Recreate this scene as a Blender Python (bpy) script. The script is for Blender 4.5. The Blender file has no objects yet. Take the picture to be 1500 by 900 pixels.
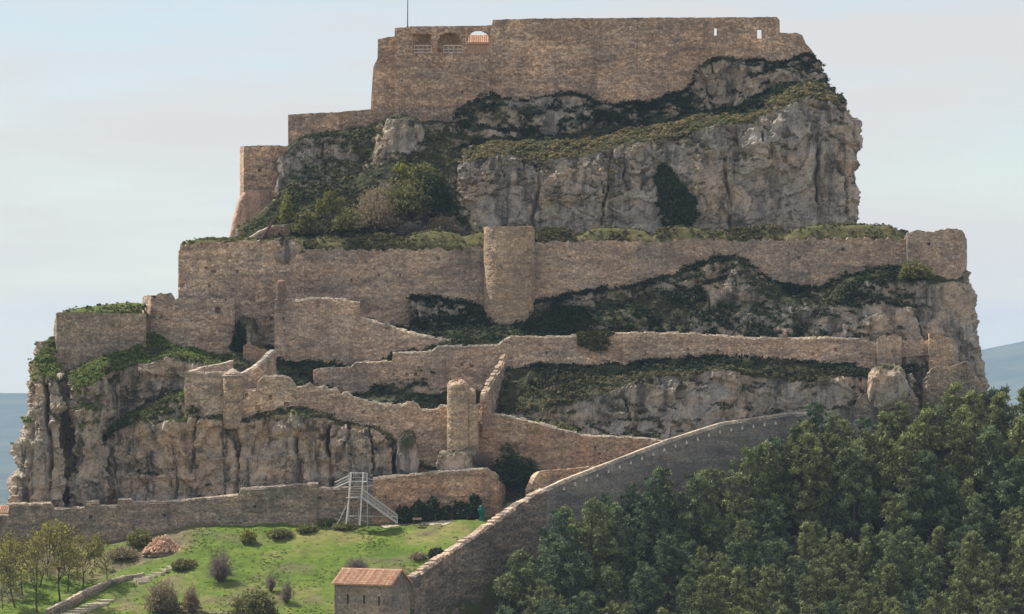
import bpy, math, random
import numpy as np
from mathutils import Vector

random.seed(7)
RNG = np.random.default_rng(11)
scene = bpy.context.scene
COL = scene.collection
R = math.radians

# ------------------------------------------------------------------ camera
DIST = 600.0          # metres from the lens to the lower rampart
HORIZON = 505.0       # eye level, as a row of the 1500 x 900 photograph
cam_data = bpy.data.cameras.new('camera')
cam_data.sensor_width = 36.0
cam_data.lens = 36.0 * DIST / 150.0
cam_data.shift_y = (HORIZON - 450.0) / 1500.0
cam_data.clip_start = 1.0
cam_data.clip_end = 40000.0
cam = bpy.data.objects.new('camera', cam_data)
cam.location = (0.0, -DIST, 0.0)
cam.rotation_euler = (R(90), 0, 0)
COL.objects.link(cam)
scene.camera = cam

# ------------------------------------------------------------------ light
SUN_AZ = 35.0          # degrees the sun stands behind the line of the walls (from the left)
SUN_EL = 52.0
world = bpy.data.worlds.new('World')
scene.world = world
world.use_nodes = True
wn, wl = world.node_tree.nodes, world.node_tree.links
wn.clear()
w_out = wn.new('ShaderNodeOutputWorld')
w_bg = wn.new('ShaderNodeBackground')
w_sky = wn.new('ShaderNodeTexSky')
w_sky.sky_type = 'NISHITA'
w_sky.sun_disc = False
w_sky.sun_elevation = R(SUN_EL)
w_sky.sun_rotation = R(-(90.0 - SUN_AZ))
w_sky.altitude = 1000.0
w_sky.air_density = 1.0
w_sky.dust_density = 0.3
w_sky.ozone_density = 2.0
# below eye level the sky simply goes on as at the horizon
w_geo = wn.new('ShaderNodeTexCoord')
w_sep = wn.new('ShaderNodeSeparateXYZ')
w_max = wn.new('ShaderNodeMath'); w_max.operation = 'MAXIMUM'; w_max.inputs[1].default_value = 0.004
w_com = wn.new('ShaderNodeCombineXYZ')
wl.new(w_geo.outputs['Generated'], w_sep.inputs[0])
wl.new(w_sep.outputs['X'], w_com.inputs['X'])
wl.new(w_sep.outputs['Y'], w_com.inputs['Y'])
wl.new(w_sep.outputs['Z'], w_max.inputs[0])
wl.new(w_max.outputs[0], w_com.inputs['Z'])
wl.new(w_com.outputs[0], w_sky.inputs['Vector'])
# thin high cloud
w_map = wn.new('ShaderNodeMapping'); w_map.inputs['Scale'].default_value = (7.0, 7.0, 42.0); w_map.inputs['Location'].default_value = (3.1, 0.0, 2.6)
w_noise = wn.new('ShaderNodeTexNoise'); w_noise.inputs['Scale'].default_value = 1.0
w_noise.inputs['Detail'].default_value = 6.0
w_noise.inputs['Roughness'].default_value = 0.55
w_ramp = wn.new('ShaderNodeMapRange')
w_ramp.inputs['From Min'].default_value = 0.36; w_ramp.inputs['From Max'].default_value = 0.60
w_ramp.inputs['To Min'].default_value = 0.38; w_ramp.inputs['To Max'].default_value = 0.98
w_mix = wn.new('ShaderNodeMix'); w_mix.data_type = 'RGBA'
w_veil = wn.new('ShaderNodeRGB'); w_veil.outputs[0].default_value = (6.0, 6.05, 6.1, 1.0)
wl.new(w_com.outputs[0], w_map.inputs['Vector'])
wl.new(w_map.outputs[0], w_noise.inputs['Vector'])
wl.new(w_noise.outputs['Fac'], w_ramp.inputs['Value'])
wl.new(w_ramp.outputs[0], w_mix.inputs['Factor'])
wl.new(w_sky.outputs[0], w_mix.inputs['A'])
wl.new(w_veil.outputs[0], w_mix.inputs['B'])
wl.new(w_mix.outputs['Result'], w_bg.inputs['Color'])
w_bg.inputs['Strength'].default_value = 0.09
wl.new(w_bg.outputs[0], w_out.inputs['Surface'])

sun_data = bpy.data.lights.new('sun', 'SUN')
sun_data.energy = 5.0
sun_data.angle = R(0.53)
sun_data.color = (1.0, 0.93, 0.82)
sun = bpy.data.objects.new('sun', sun_data)
sdir = Vector((-math.cos(R(SUN_EL)) * math.cos(R(SUN_AZ)), math.cos(R(SUN_EL)) * math.sin(R(SUN_AZ)), math.sin(R(SUN_EL))))
sun.rotation_euler = (-sdir).to_track_quat('-Z', 'Y').to_euler()
sun.location = (-200, 60, 300)
COL.objects.link(sun)

vs = scene.view_settings
vs.view_transform = 'Standard'
vs.look = 'None'
vs.exposure = 0.46
vs.gamma = 1.0
vs.use_curve_mapping = False
scene.cycles.max_bounces = 6
scene.cycles.volume_bounces = 2

# ------------------------------------------------------------------ helpers
def P(px, row, y):
    s = 0.1 * (DIST + y) / DIST
    return np.array([(px - 750.0) * s, y, (HORIZON - row) * s])

def PX(x, y):
    return 750.0 + x / (0.1 * (DIST + y) / DIST)

def ROW(z, y):
    return HORIZON - z / (0.1 * (DIST + y) / DIST)

def _hash(ix, iy, iz, seed):
    with np.errstate(over='ignore'):
        h = (ix.astype(np.int64) * 374761393 + iy.astype(np.int64) * 668265263 + iz.astype(np.int64) * 974634511 + seed * 1013904223) & 0xffffffff
        h = ((h ^ (h >> 13)) * 1274126177) & 0xffffffff
        h = ((h ^ (h >> 15)) * 2246822519) & 0xffffffff
        h = h ^ (h >> 16)
    return (h & 0xffffff).astype(np.float64) / 16777215.0

def vnoise(p, seed=0):
    i = np.floor(p); f = p - i
    f = f * f * f * (f * (f * 6 - 15) + 10)
    i = i.astype(np.int64)
    x, y, z = i[..., 0], i[..., 1], i[..., 2]
    fx, fy, fz = f[..., 0], f[..., 1], f[..., 2]
    def c(a, b, d): return _hash(x + a, y + b, z + d, seed)
    x00 = c(0,0,0) * (1 - fx) + c(1,0,0) * fx
    x10 = c(0,1,0) * (1 - fx) + c(1,1,0) * fx
    x01 = c(0,0,1) * (1 - fx) + c(1,0,1) * fx
    x11 = c(0,1,1) * (1 - fx) + c(1,1,1) * fx
    return 2 * ((x00 * (1 - fy) + x10 * fy) * (1 - fz) + (x01 * (1 - fy) + x11 * fy) * fz) - 1

def fbm(p, octaves=4, seed=0, gain=0.5):
    v = 0; a = 1; t = 0; q = np.array(p, dtype=float)
    for k in range(octaves):
        v = v + a * vnoise(q, seed + k); t += a
        a *= gain; q = q * 2.03 + 7.1
    return v / t

def worley(p, seed=0):
    """distance to nearest and second nearest feature point, and a random number for the nearest"""
    i = np.floor(p).astype(np.int64); f = p - i
    d1 = np.full(p.shape[:-1], 9.0); d2 = d1.copy(); rid = np.zeros(p.shape[:-1])
    for a in (-1, 0, 1):
        for b in (-1, 0, 1):
            for c in (-1, 0, 1):
                X, Y, Z = i[..., 0] + a, i[..., 1] + b, i[..., 2] + c
                dx = a + _hash(X, Y, Z, seed) - f[..., 0]
                dy = b + _hash(X, Y, Z, seed + 1) - f[..., 1]
                dz = c + _hash(X, Y, Z, seed + 2) - f[..., 2]
                d = np.sqrt(dx * dx + dy * dy + dz * dz)
                near = d < d1
                d2 = np.where(near, d1, np.minimum(d2, d))
                rid = np.where(near, _hash(X, Y, Z, seed + 3), rid)
                d1 = np.where(near, d, d1)
    return d1, d2, rid

def sstep(a, b, x):
    t = np.clip((x - a) / (b - a), 0, 1)
    return t * t * (3 - 2 * t)

def make_mesh(name, verts, quads=None, tris=None, smooth=False, attrs=None, midx=None):
    me = bpy.data.meshes.new(name)
    verts = np.asarray(verts, dtype=np.float32).reshape(-1, 3)
    loops = []; starts = []; n = 0
    if quads is not None and len(quads):
        q = np.asarray(quads, dtype=np.int32).reshape(-1, 4)
        loops.append(q.ravel()); starts.append(np.arange(len(q)) * 4); n = len(q) * 4
    if tris is not None and len(tris):
        t = np.asarray(tris, dtype=np.int32).reshape(-1, 3)
        loops.append(t.ravel()); starts.append(n + np.arange(len(t)) * 3)
    loops = np.concatenate(loops); starts = np.concatenate(starts)
    me.vertices.add(len(verts)); me.vertices.foreach_set('co', verts.ravel())
    me.loops.add(len(loops)); me.loops.foreach_set('vertex_index', loops.astype(np.int32))
    me.polygons.add(len(starts)); me.polygons.foreach_set('loop_start', starts.astype(np.int32))
    if midx is not None:
        me.polygons.foreach_set('material_index', np.asarray(midx, dtype=np.int32))
    me.update(calc_edges=True)
    me.polygons.foreach_set('use_smooth', np.full(len(starts), bool(smooth)))
    for k, v in (attrs or {}).items():
        v = np.asarray(v, dtype=np.float32)
        if v.ndim == 1:
            a = me.attributes.new(k, 'FLOAT', 'POINT'); a.data.foreach_set('value', v)
        else:
            a = me.attributes.new(k, 'FLOAT_COLOR', 'POINT')
            a.data.foreach_set('color', np.concatenate([v, np.ones((len(v), 1), np.float32)], 1).ravel())
    me.validate()
    return me

def link(name, me, mats, parent=None, label=None, cat=None, group=None, kind=None, loc=None):
    o = bpy.data.objects.new(name, me)
    COL.objects.link(o)
    if me is not None and mats is not None:
        for m in (mats if isinstance(mats, (list, tuple)) else [mats]):
            if len(me.materials) < (len(mats) if isinstance(mats, (list, tuple)) else 1):
                me.materials.append(m)
    if parent is not None: o.parent = parent
    if loc is not None: o.location = loc
    if label: o['label'] = label
    if cat: o['category'] = cat
    if group: o['group'] = group
    if kind: o['kind'] = kind
    return o

def empty(name, loc, label, cat, group=None, rotz=0.0):
    o = link(name, None, None, label=label, cat=cat, group=group)
    o.location = loc; o.rotation_euler = (0, 0, rotz); o.empty_display_size = 0.2
    return o

class MB:
    """collects boxes, bars and tubes into one mesh"""
    def __init__(s): s.v = []; s.f = []; s.n = 0
    def add(s, vs_, fs_):
        s.v.extend([tuple(a) for a in vs_]); s.f.extend([tuple(i + s.n for i in f) for f in fs_]); s.n += len(vs_)
    def hexa(s, c):
        s.add(c, [(0,3,2,1),(4,5,6,7),(0,1,5,4),(1,2,6,5),(2,3,7,6),(3,0,4,7)])
    def box(s, x0, y0, z0, x1, y1, z1):
        s.hexa([(x0,y0,z0),(x1,y0,z0),(x1,y1,z0),(x0,y1,z0),(x0,y0,z1),(x1,y0,z1),(x1,y1,z1),(x0,y1,z1)])
    def tube(s, a, b, r0, r1=None, n=6, cap=True):
        r1 = r0 if r1 is None else r1
        a = Vector(a); b = Vector(b); d = (b - a).normalized()
        u = d.orthogonal().normalized(); w = d.cross(u)
        vs_ = [a + (u * math.cos(t) + w * math.sin(t)) * r0 for t in [2*math.pi*k/n for k in range(n)]]
        vs_ += [b + (u * math.cos(t) + w * math.sin(t)) * r1 for t in [2*math.pi*k/n for k in range(n)]]
        fs_ = [(k, (k+1) % n, n + (k+1) % n, n + k) for k in range(n)]
        if cap: fs_ += [tuple(range(n))[::-1], tuple(range(n, 2*n))]
        s.add(vs_, fs_)
    def mesh(s, name, smooth=False):
        me = bpy.data.meshes.new(name); me.from_pydata([tuple(map(float, v)) for v in s.v], [], s.f); me.update()
        if smooth: me.polygons.foreach_set('use_smooth', np.ones(len(me.polygons), bool))
        return me
    def build(s, name, mat, parent=None, **k): return link(name, s.mesh(name), mat, parent, **k)

# ------------------------------------------------------------------ materials
def new_mat(name):
    m = bpy.data.materials.new(name); m.use_nodes = True
    nt = m.node_tree; b = nt.nodes['Principled BSDF']
    b.inputs['Roughness'].default_value = 0.9
    b.inputs['Specular IOR Level'].default_value = 0.15
    return m, nt, b

def N(nt, t, **kw):
    n = nt.nodes.new(t)
    for k, v in kw.items():
        if k in n.inputs: n.inputs[k].default_value = v
        else: setattr(n, k, v)
    return n

def pos_map(nt, scale):
    g = N(nt, 'ShaderNodeNewGeometry'); m = N(nt, 'ShaderNodeMapping')
    m.inputs['Scale'].default_value = scale
    nt.links.new(g.outputs['Position'], m.inputs['Vector'])
    return m.outputs[0]

def noise(nt, vec, scale=1.0, detail=4.0, rough=0.55):
    n = N(nt, 'ShaderNodeTexNoise', Scale=scale, Detail=detail, Roughness=rough)
    nt.links.new(vec, n.inputs['Vector'])
    return n.outputs['Fac']

def mrange(nt, v, a, b, c=0.0, d=1.0):
    n = N(nt, 'ShaderNodeMapRange'); n.interpolation_type = 'SMOOTHSTEP'
    n.inputs['From Min'].default_value = a; n.inputs['From Max'].default_value = b
    n.inputs['To Min'].default_value = c; n.inputs['To Max'].default_value = d
    nt.links.new(v, n.inputs['Value']); return n.outputs[0]

def mix(nt, fac, a, b, mode='MIX'):
    n = N(nt, 'ShaderNodeMix'); n.data_type = 'RGBA'; n.blend_type = mode
    for s, v in (('Factor', fac), ('A', a), ('B', b)):
        if isinstance(v, tuple): n.inputs[s].default_value = (*v, 1.0) if len(v) == 3 else v
        elif isinstance(v, (int, float)): n.inputs[s].default_value = v
        else: nt.links.new(v, n.inputs[s])
    return n.outputs['Result']

def ramp(nt, v, stops):
    n = N(nt, 'ShaderNodeValToRGB'); e = n.color_ramp.elements
    while len(e) < len(stops): e.new(0.5)
    for i, (p, c) in enumerate(stops): e[i].position = p; e[i].color = (*c, 1)
    nt.links.new(v, n.inputs['Fac']); return n.outputs['Color']

def masonry(name, warm, grey, light, stone=(0.46, 0.33), patch=0.5, dark=0.5, contrast=1.0):
    m, nt, b = new_mat(name)
    sx, sz = stone
    v = pos_map(nt, (1 / sx, 1 / sx, 1 / sz))
    vo = N(nt, 'ShaderNodeTexVoronoi', Scale=1.0); nt.links.new(v, vo.inputs['Vector'])
    ed = N(nt, 'ShaderNodeTexVoronoi', Scale=1.0); ed.feature = 'DISTANCE_TO_EDGE'; nt.links.new(v, ed.inputs['Vector'])
    sp = N(nt, 'ShaderNodeSeparateColor'); nt.links.new(vo.outputs['Color'], sp.inputs[0])
    big = noise(nt, pos_map(nt, (0.16, 0.16, 0.22)), 1.0, 5.0, 0.6)
    col = mix(nt, mrange(nt, big, 0.5 - 0.16 * patch, 0.5 + 0.16 * patch), warm, grey)
    med = noise(nt, pos_map(nt, (0.6, 0.6, 0.9)), 1.0, 4.0, 0.65)
    col = mix(nt, mrange(nt, med, 0.52, 0.72, 0, 0.55), col, light)
    k = 0.3 * contrast
    blot = noise(nt, pos_map(nt, (0.33, 0.33, 0.42)), 1.0, 7.0, 0.68)
    col = mix(nt, 1.0, col, ramp(nt, blot, [(0.3, (0.66, 0.66, 0.68)), (0.5, (1.0, 1.0, 1.0)), (0.68, (1.2, 1.16, 1.1))]), 'MULTIPLY')
    tint = ramp(nt, sp.outputs['Red'], [(0.0, (1 - k, 1 - k, 1 - k)), (0.5, (1.0, 0.98, 0.96)), (1.0, (1 + k, 1 + k * 0.95, 1 + k * 0.85))])
    col = mix(nt, 1.0, col, tint, 'MULTIPLY')
    col = mix(nt, mrange(nt, sp.outputs['Green'], 0.9, 0.94, 0, 0.35), col, (0.34, 0.20, 0.13))
    band = noise(nt, pos_map(nt, (0.10, 0.10, 1.1)), 1.0, 4.0, 0.6)
    col = mix(nt, 1.0, col, ramp(nt, band, [(0.35, (0.74, 0.75, 0.77)), (0.6, (1.1, 1.08, 1.05))]), 'MULTIPLY')
    pits = noise(nt, pos_map(nt, (1.5, 1.5, 1.9)), 1.0, 2.0, 0.5)
    col = mix(nt, mrange(nt, pits, 0.65, 0.70, 0, 0.6), col, (0.06, 0.052, 0.045))
    rp = N(nt, 'ShaderNodeTexVoronoi', Scale=1.0); rn = N(nt, 'ShaderNodeVectorMath', operation='ADD')
    wob = N(nt, 'ShaderNodeTexNoise', Scale=0.5, Detail=3.0); nt.links.new(pos_map(nt, (1, 1, 1)), wob.inputs['Vector'])
    nt.links.new(pos_map(nt, (0.17, 0.17, 0.30)), rn.inputs[0]); wsc = N(nt, 'ShaderNodeVectorMath', operation='SCALE'); wsc.inputs['Scale'].default_value = 0.3; nt.links.new(wob.outputs['Color'], wsc.inputs[0]); nt.links.new(wsc.outputs[0], rn.inputs[1]); nt.links.new(rn.outputs[0], rp.inputs['Vector'])
    rs = N(nt, 'ShaderNodeSeparateColor'); nt.links.new(rp.outputs['Color'], rs.inputs[0])
    col = mix(nt, 1.0, col, ramp(nt, rs.outputs['Red'], [(0.0, (0.76, 0.76, 0.77)), (0.35, (0.96, 0.96, 0.96)), (0.7, (1.03, 1.02, 1.0)), (1.0, (1.16, 1.15, 1.12))]), 'MULTIPLY')
    oi = N(nt, 'ShaderNodeObjectInfo')
    col = mix(nt, 1.0, col, ramp(nt, oi.outputs['Random'], [(0.0, (0.84, 0.86, 0.88)), (0.4, (0.98, 0.97, 0.96)), (0.7, (1.03, 1.03, 1.02)), (1.0, (1.08, 1.05, 1.02))]), 'MULTIPLY')
    mort = mrange(nt, ed.outputs['Distance'], 0.01, 0.11, 0.5, 0.0)
    col = mix(nt, mort, col, tuple(c * 0.48 for c in grey))
    # dark weather stains running down the face
    st = noise(nt, pos_map(nt, (0.55, 0.55, 0.07)), 1.0, 5.0, 0.65)
    col = mix(nt, mrange(nt, st, 0.52, 0.68, 0, dark), col, (0.085, 0.08, 0.075))
    fine = noise(nt, pos_map(nt, (3.0, 3.0, 3.0)), 1.0, 3.0, 0.7)
    col = mix(nt, 1.0, col, ramp(nt, fine, [(0.3, (0.7, 0.7, 0.7)), (0.7, (1.25, 1.25, 1.25))]), 'MULTIPLY')
    nt.links.new(col, b.inputs['Base Color'])
    hgt = N(nt, 'ShaderNodeMath', operation='ADD')
    nt.links.new(mrange(nt, ed.outputs['Distance'], 0.0, 0.18, 0.0, 1.0), hgt.inputs[0])
    nt.links.new(sp.outputs['Blue'], hgt.inputs[1])
    bp = N(nt, 'ShaderNodeBump', Strength=0.5, Distance=0.08)
    nt.links.new(hgt.outputs[0], bp.inputs['Height']); nt.links.new(bp.outputs[0], b.inputs['Normal'])
    b.inputs['Roughness'].default_value = 0.95
    return m

M = {}
M['wall_warm'] = masonry('warm_rubble_masonry', (0.60, 0.445, 0.34), (0.50, 0.41, 0.34), (0.70, 0.57, 0.455), dark=0.35)
M['wall_keep'] = masonry('keep_masonry', (0.57, 0.40, 0.295), (0.47, 0.365, 0.295), (0.64, 0.49, 0.37), dark=0.4, contrast=1.2)
M['wall_tan'] = masonry('tan_ashlar', (0.56, 0.42, 0.30), (0.46, 0.365, 0.28), (0.62, 0.49, 0.37), stone=(0.6, 0.36), dark=0.2, contrast=0.8)
M['wall_grey'] = masonry('grey_rubble_masonry', (0.40, 0.325, 0.26), (0.335, 0.29, 0.245), (0.50, 0.43, 0.35), dark=0.55)
M['wall_red'] = masonry('reddish_rubble_masonry', (0.56, 0.365, 0.255), (0.46, 0.345, 0.26), (0.62, 0.47, 0.35), dark=0.35)
M['wall_smooth'] = masonry('rendered_masonry', (0.30, 0.28, 0.265), (0.255, 0.245, 0.238), (0.335, 0.31, 0.29), stone=(0.7, 0.3), dark=0.15, contrast=0.45)
M['wall_pink'] = masonry('pink_earthy_masonry', (0.46, 0.31, 0.235), (0.36, 0.265, 0.21), (0.50, 0.37, 0.29), stone=(0.35, 0.3), dark=0.2, contrast=0.6)
M['wall_house'] = masonry('house_masonry', (0.42, 0.35, 0.295), (0.36, 0.31, 0.27), (0.48, 0.40, 0.34), stone=(0.5, 0.3), dark=0.2, contrast=0.6)
M['wall_dark'] = masonry('dark_rubble_masonry', (0.30, 0.245, 0.20), (0.24, 0.21, 0.185), (0.37, 0.31, 0.255), dark=0.5)
M['coping'] = masonry('pale_coping_stone', (0.60, 0.51, 0.41), (0.52, 0.46, 0.39), (0.66, 0.57, 0.47), stone=(0.7, 0.5), dark=0.1, contrast=0.5)

def rock_material(name, grey, warm, stain=0.75, streak=(0.42, 0.055), grass=((0.045, 0.055, 0.02), (0.12, 0.11, 0.045))):
    m, nt, b = new_mat(name)
    big = noise(nt, pos_map(nt, (0.11, 0.11, 0.13)), 1.0, 5.0, 0.6)
    col = mix(nt, mrange(nt, big, 0.42, 0.62), grey, warm)
    med = noise(nt, pos_map(nt, (0.5, 0.5, 0.35)), 1.0, 6.0, 0.7)
    col = mix(nt, 1.0, col, ramp(nt, med, [(0.3, (0.55, 0.56, 0.58)), (0.5, (1, 1, 1)), (0.72, (1.35, 1.3, 1.22))]), 'MULTIPLY')
    st = noise(nt, pos_map(nt, (streak[0], streak[0], streak[1])), 1.0, 6.0, 0.7)
    col = mix(nt, mrange(nt, st, 0.47, 0.64, 0, stain), col, (0.075, 0.072, 0.07))
    lich = noise(nt, pos_map(nt, (1.6, 1.6, 1.3)), 1.0, 5.0, 0.75)
    col = mix(nt, mrange(nt, lich, 0.56, 0.68, 0, 0.6), col, (0.10, 0.098, 0.09))
    fine = noise(nt, pos_map(nt, (4.0, 4.0, 3.0)), 1.0, 3.0, 0.7)
    col = mix(nt, 1.0, col, ramp(nt, fine, [(0.3, (0.72, 0.72, 0.72)), (0.7, (1.25, 1.25, 1.25))]), 'MULTIPLY')
    a = N(nt, 'ShaderNodeAttribute', attribute_name='veg')
    gn = noise(nt, pos_map(nt, (0.8, 0.8, 0.8)), 1.0, 5.0, 0.7)
    gcol = ramp(nt, gn, [(0.35, grass[0]), (0.65, grass[1])])
    col = mix(nt, a.outputs['Fac'], col, gcol)
    nt.links.new(col, b.inputs['Base Color'])
    h = noise(nt, pos_map(nt, (1.3, 1.3, 0.8)), 1.0, 8.0, 0.7)
    bp = N(nt, 'ShaderNodeBump', Strength=0.9, Distance=0.35)
    nt.links.new(h, bp.inputs['Height']); nt.links.new(bp.outputs[0], b.inputs['Normal'])
    b.inputs['Roughness'].default_value = 0.95
    return m

M['rock_warm'] = rock_material('warm_limestone', (0.42, 0.36, 0.30), (0.52, 0.385, 0.28), stain=0.92, streak=(0.55, 0.05))
M['rock_grey'] = rock_material('grey_limestone', (0.41, 0.37, 0.33), (0.47, 0.38, 0.295), stain=0.8, grass=((0.028, 0.036, 0.016), (0.075, 0.072, 0.034)))
M['turf'] = rock_material('dry_turf', (0.30, 0.27, 0.22), (0.34, 0.27, 0.2), grass=((0.065, 0.068, 0.028), (0.15, 0.135, 0.06)))
M['green_turf'] = rock_material('green_turf', (0.30, 0.27, 0.22), (0.34, 0.27, 0.2), grass=((0.06, 0.095, 0.02), (0.14, 0.17, 0.045)))

def attr_mat(name, rough=0.8, sub=0.0, trans=0.0):
    """colour from the per-vertex 'tint' attribute: every leaf or stone its own colour"""
    m, nt, b = new_mat(name)
    a = N(nt, 'ShaderNodeAttribute', attribute_name='tint')
    nt.links.new(a.outputs['Color'], b.inputs['Base Color'])
    b.inputs['Roughness'].default_value = rough
    if trans:
        t = N(nt, 'ShaderNodeBsdfTranslucent'); nt.links.new(a.outputs['Color'], t.inputs['Color'])
        mx = N(nt, 'ShaderNodeMixShader'); mx.inputs[0].default_value = trans
        o = nt.nodes['Material Output']
        nt.links.new(b.outputs[0], mx.inputs[1]); nt.links.new(t.outputs[0], mx.inputs[2]); nt.links.new(mx.outputs[0], o.inputs['Surface'])
    return m
M['leaf'] = attr_mat('foliage', 0.7, trans=0.35)
M['needles'] = attr_mat('pine_needles', 0.65, trans=0.15)
M['twig'] = attr_mat('twigs', 0.9)
M['rubble'] = attr_mat('loose_stone', 0.95)

def plain(name, col, rough=0.8, metal=0.0, var=0.15, scale=2.0):
    m, nt, b = new_mat(name)
    n = noise(nt, pos_map(nt, (scale,) * 3), 1.0, 4.0, 0.6)
    c = ramp(nt, n, [(0.3, tuple(v * (1 - var) for v in col)), (0.7, tuple(v * (1 + var) for v in col))])
    nt.links.new(c, b.inputs['Base Color'])
    b.inputs['Roughness'].default_value = rough; b.inputs['Metallic'].default_value = metal
    return m
M['bark'] = plain('bark', (0.075, 0.06, 0.048), 0.95, var=0.3, scale=5)
M['pine_bark'] = plain('pine_bark', (0.10, 0.075, 0.055), 0.95, var=0.3, scale=5)
M['galv'] = plain('galvanised_steel', (0.52, 0.53, 0.54), 0.5, 0.35, 0.1)
M['pale_pole'] = plain('pale_steel', (0.78, 0.70, 0.68), 0.5, 0.0, 0.08)  # paler, pinker tone for the front stair legs
M['wood'] = plain('dark_wood', (0.10, 0.055, 0.045), 0.85, var=0.25, scale=4)
M['green_sheet'] = plain('green_tarpaulin', (0.012, 0.14, 0.10), 0.55, var=0.35, scale=3)
M['slit_shade'] = plain('painted_slit_shade', (0.05, 0.045, 0.04), 0.95)  # colour stands for the shade inside the house slits
M['plaster'] = plain('warm_plaster', (0.48, 0.33, 0.23), 0.9, var=0.12)
M['step_stone'] = plain('pale_step_stone', (0.48, 0.42, 0.34), 0.9, var=0.2, scale=1.5)
M['steel_pole'] = plain('grey_pole_paint', (0.16, 0.17, 0.19), 0.6)
M['lit_loophole'] = plain('lit_loophole_paint', (0.72, 0.66, 0.55), 0.9)  # pale colour stands for daylight in the diagonal wall's loopholes
M['gravel'] = plain('path_gravel', (0.42, 0.36, 0.27), 0.95, var=0.2, scale=2)

def tile_material():
    m, nt, b = new_mat('clay_roof_tile')
    o = N(nt, 'ShaderNodeObjectInfo')
    n = noise(nt, pos_map(nt, (2.2, 2.2, 2.2)), 1.0, 3.0, 0.6)
    c = ramp(nt, n, [(0.3, (0.44, 0.26, 0.18)), (0.5, (0.62, 0.40, 0.28)), (0.7, (0.72, 0.55, 0.42))])
    t = ramp(nt, o.outputs['Random'], [(0, (0.75, 0.72, 0.7)), (1, (1.2, 1.15, 1.1))])
    nt.links.new(mix(nt, 1.0, c, t, 'MULTIPLY'), b.inputs['Base Color'])
    return m
M['tile'] = tile_material()

def ground_material():
    m, nt, b = new_mat('meadow')
    g = noise(nt, pos_map(nt, (0.12, 0.12, 0.12)), 1.0, 6.0, 0.6)
    f = noise(nt, pos_map(nt, (0.9, 0.9, 0.9)), 1.0, 5.0, 0.7)
    col = ramp(nt, g, [(0.36, (0.075, 0.125, 0.015)), (0.50, (0.100, 0.150, 0.020)), (0.64, (0.175, 0.172, 0.058))])
    col = mix(nt, 1.0, col, ramp(nt, f, [(0.3, (0.65, 0.68, 0.65)), (0.7, (1.3, 1.28, 1.2))]), 'MULTIPLY')
    a = N(nt, 'ShaderNodeAttribute', attribute_name='dry')
    dcol = ramp(nt, f, [(0.3, (0.07, 0.06, 0.035)), (0.7, (0.20, 0.16, 0.10))])
    dcol = mix(nt, N(nt, 'ShaderNodeAttribute', attribute_name='litter').outputs['Fac'], dcol, ramp(nt, f, [(0.3, (0.03, 0.028, 0.017)), (0.7, (0.085, 0.07, 0.042))]))
    col = mix(nt, a.outputs['Fac'], col, dcol)
    a2 = N(nt, 'ShaderNodeAttribute', attribute_name='far')
    big = noise(nt, pos_map(nt, (0.004, 0.004, 0.004)), 1.0, 6.0, 0.6)
    fcol = ramp(nt, big, [(0.4, (0.15, 0.13, 0.07)), (0.6, (0.34, 0.25, 0.15))])
    col = mix(nt, a2.outputs['Fac'], col, fcol)
    a3 = N(nt, 'ShaderNodeAttribute', attribute_name='wood')
    col = mix(nt, a3.outputs['Fac'], col, ramp(nt, big, [(0.4, (0.03, 0.045, 0.03)), (0.6, (0.075, 0.085, 0.05))]))
    nt.links.new(col, b.inputs['Base Color'])
    bp = N(nt, 'ShaderNodeBump', Strength=0.7, Distance=0.25)
    nt.links.new(f, bp.inputs['Height']); nt.links.new(bp.outputs[0], b.inputs['Normal'])
    return m
M['ground'] = ground_material()

# ------------------------------------------------------------------ terrain sheet
DIAG = [(480, 945, -60), (540, 897, -45), (608, 848, -33), (650, 818, -27), (700, 785, -20), (740, 757, -14), (770, 736, -9), (800, 718, -6),
        (830, 704, -4), (900, 677, 0), (975, 648, 4), (1060, 621, 9), (1155, 607, 13), (1185, 606, 14)]
DW = np.array([P(*d) for d in DIAG])

def diag_side(x, y):
    """signed distance to the long diagonal rampart, positive on its right (forest) side"""
    best = np.full(np.shape(x), 1e9); sgn = np.ones(np.shape(x))
    for i in range(len(DW) - 1):
        ax, ay = DW[i, :2]; bx, by = DW[i + 1, :2]
        dx, dy = bx - ax, by - ay
        if i == 0: ax -= dx * 8; ay -= dy * 8; dx *= 9; dy *= 9
        t = np.clip(((x - ax) * dx + (y - ay) * dy) / (dx * dx + dy * dy), 0, 1)
        qx, qy = x - ax - t * dx, y - ay - t * dy
        d = np.hypot(qx, qy)
        s = np.where(dy * (x - ax) - dx * (y - ay) > 0, 1.0, -1.0)
        m = d < best
        best = np.where(m, d, best); sgn = np.where(m, s, sgn)
    return best * sgn

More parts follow.
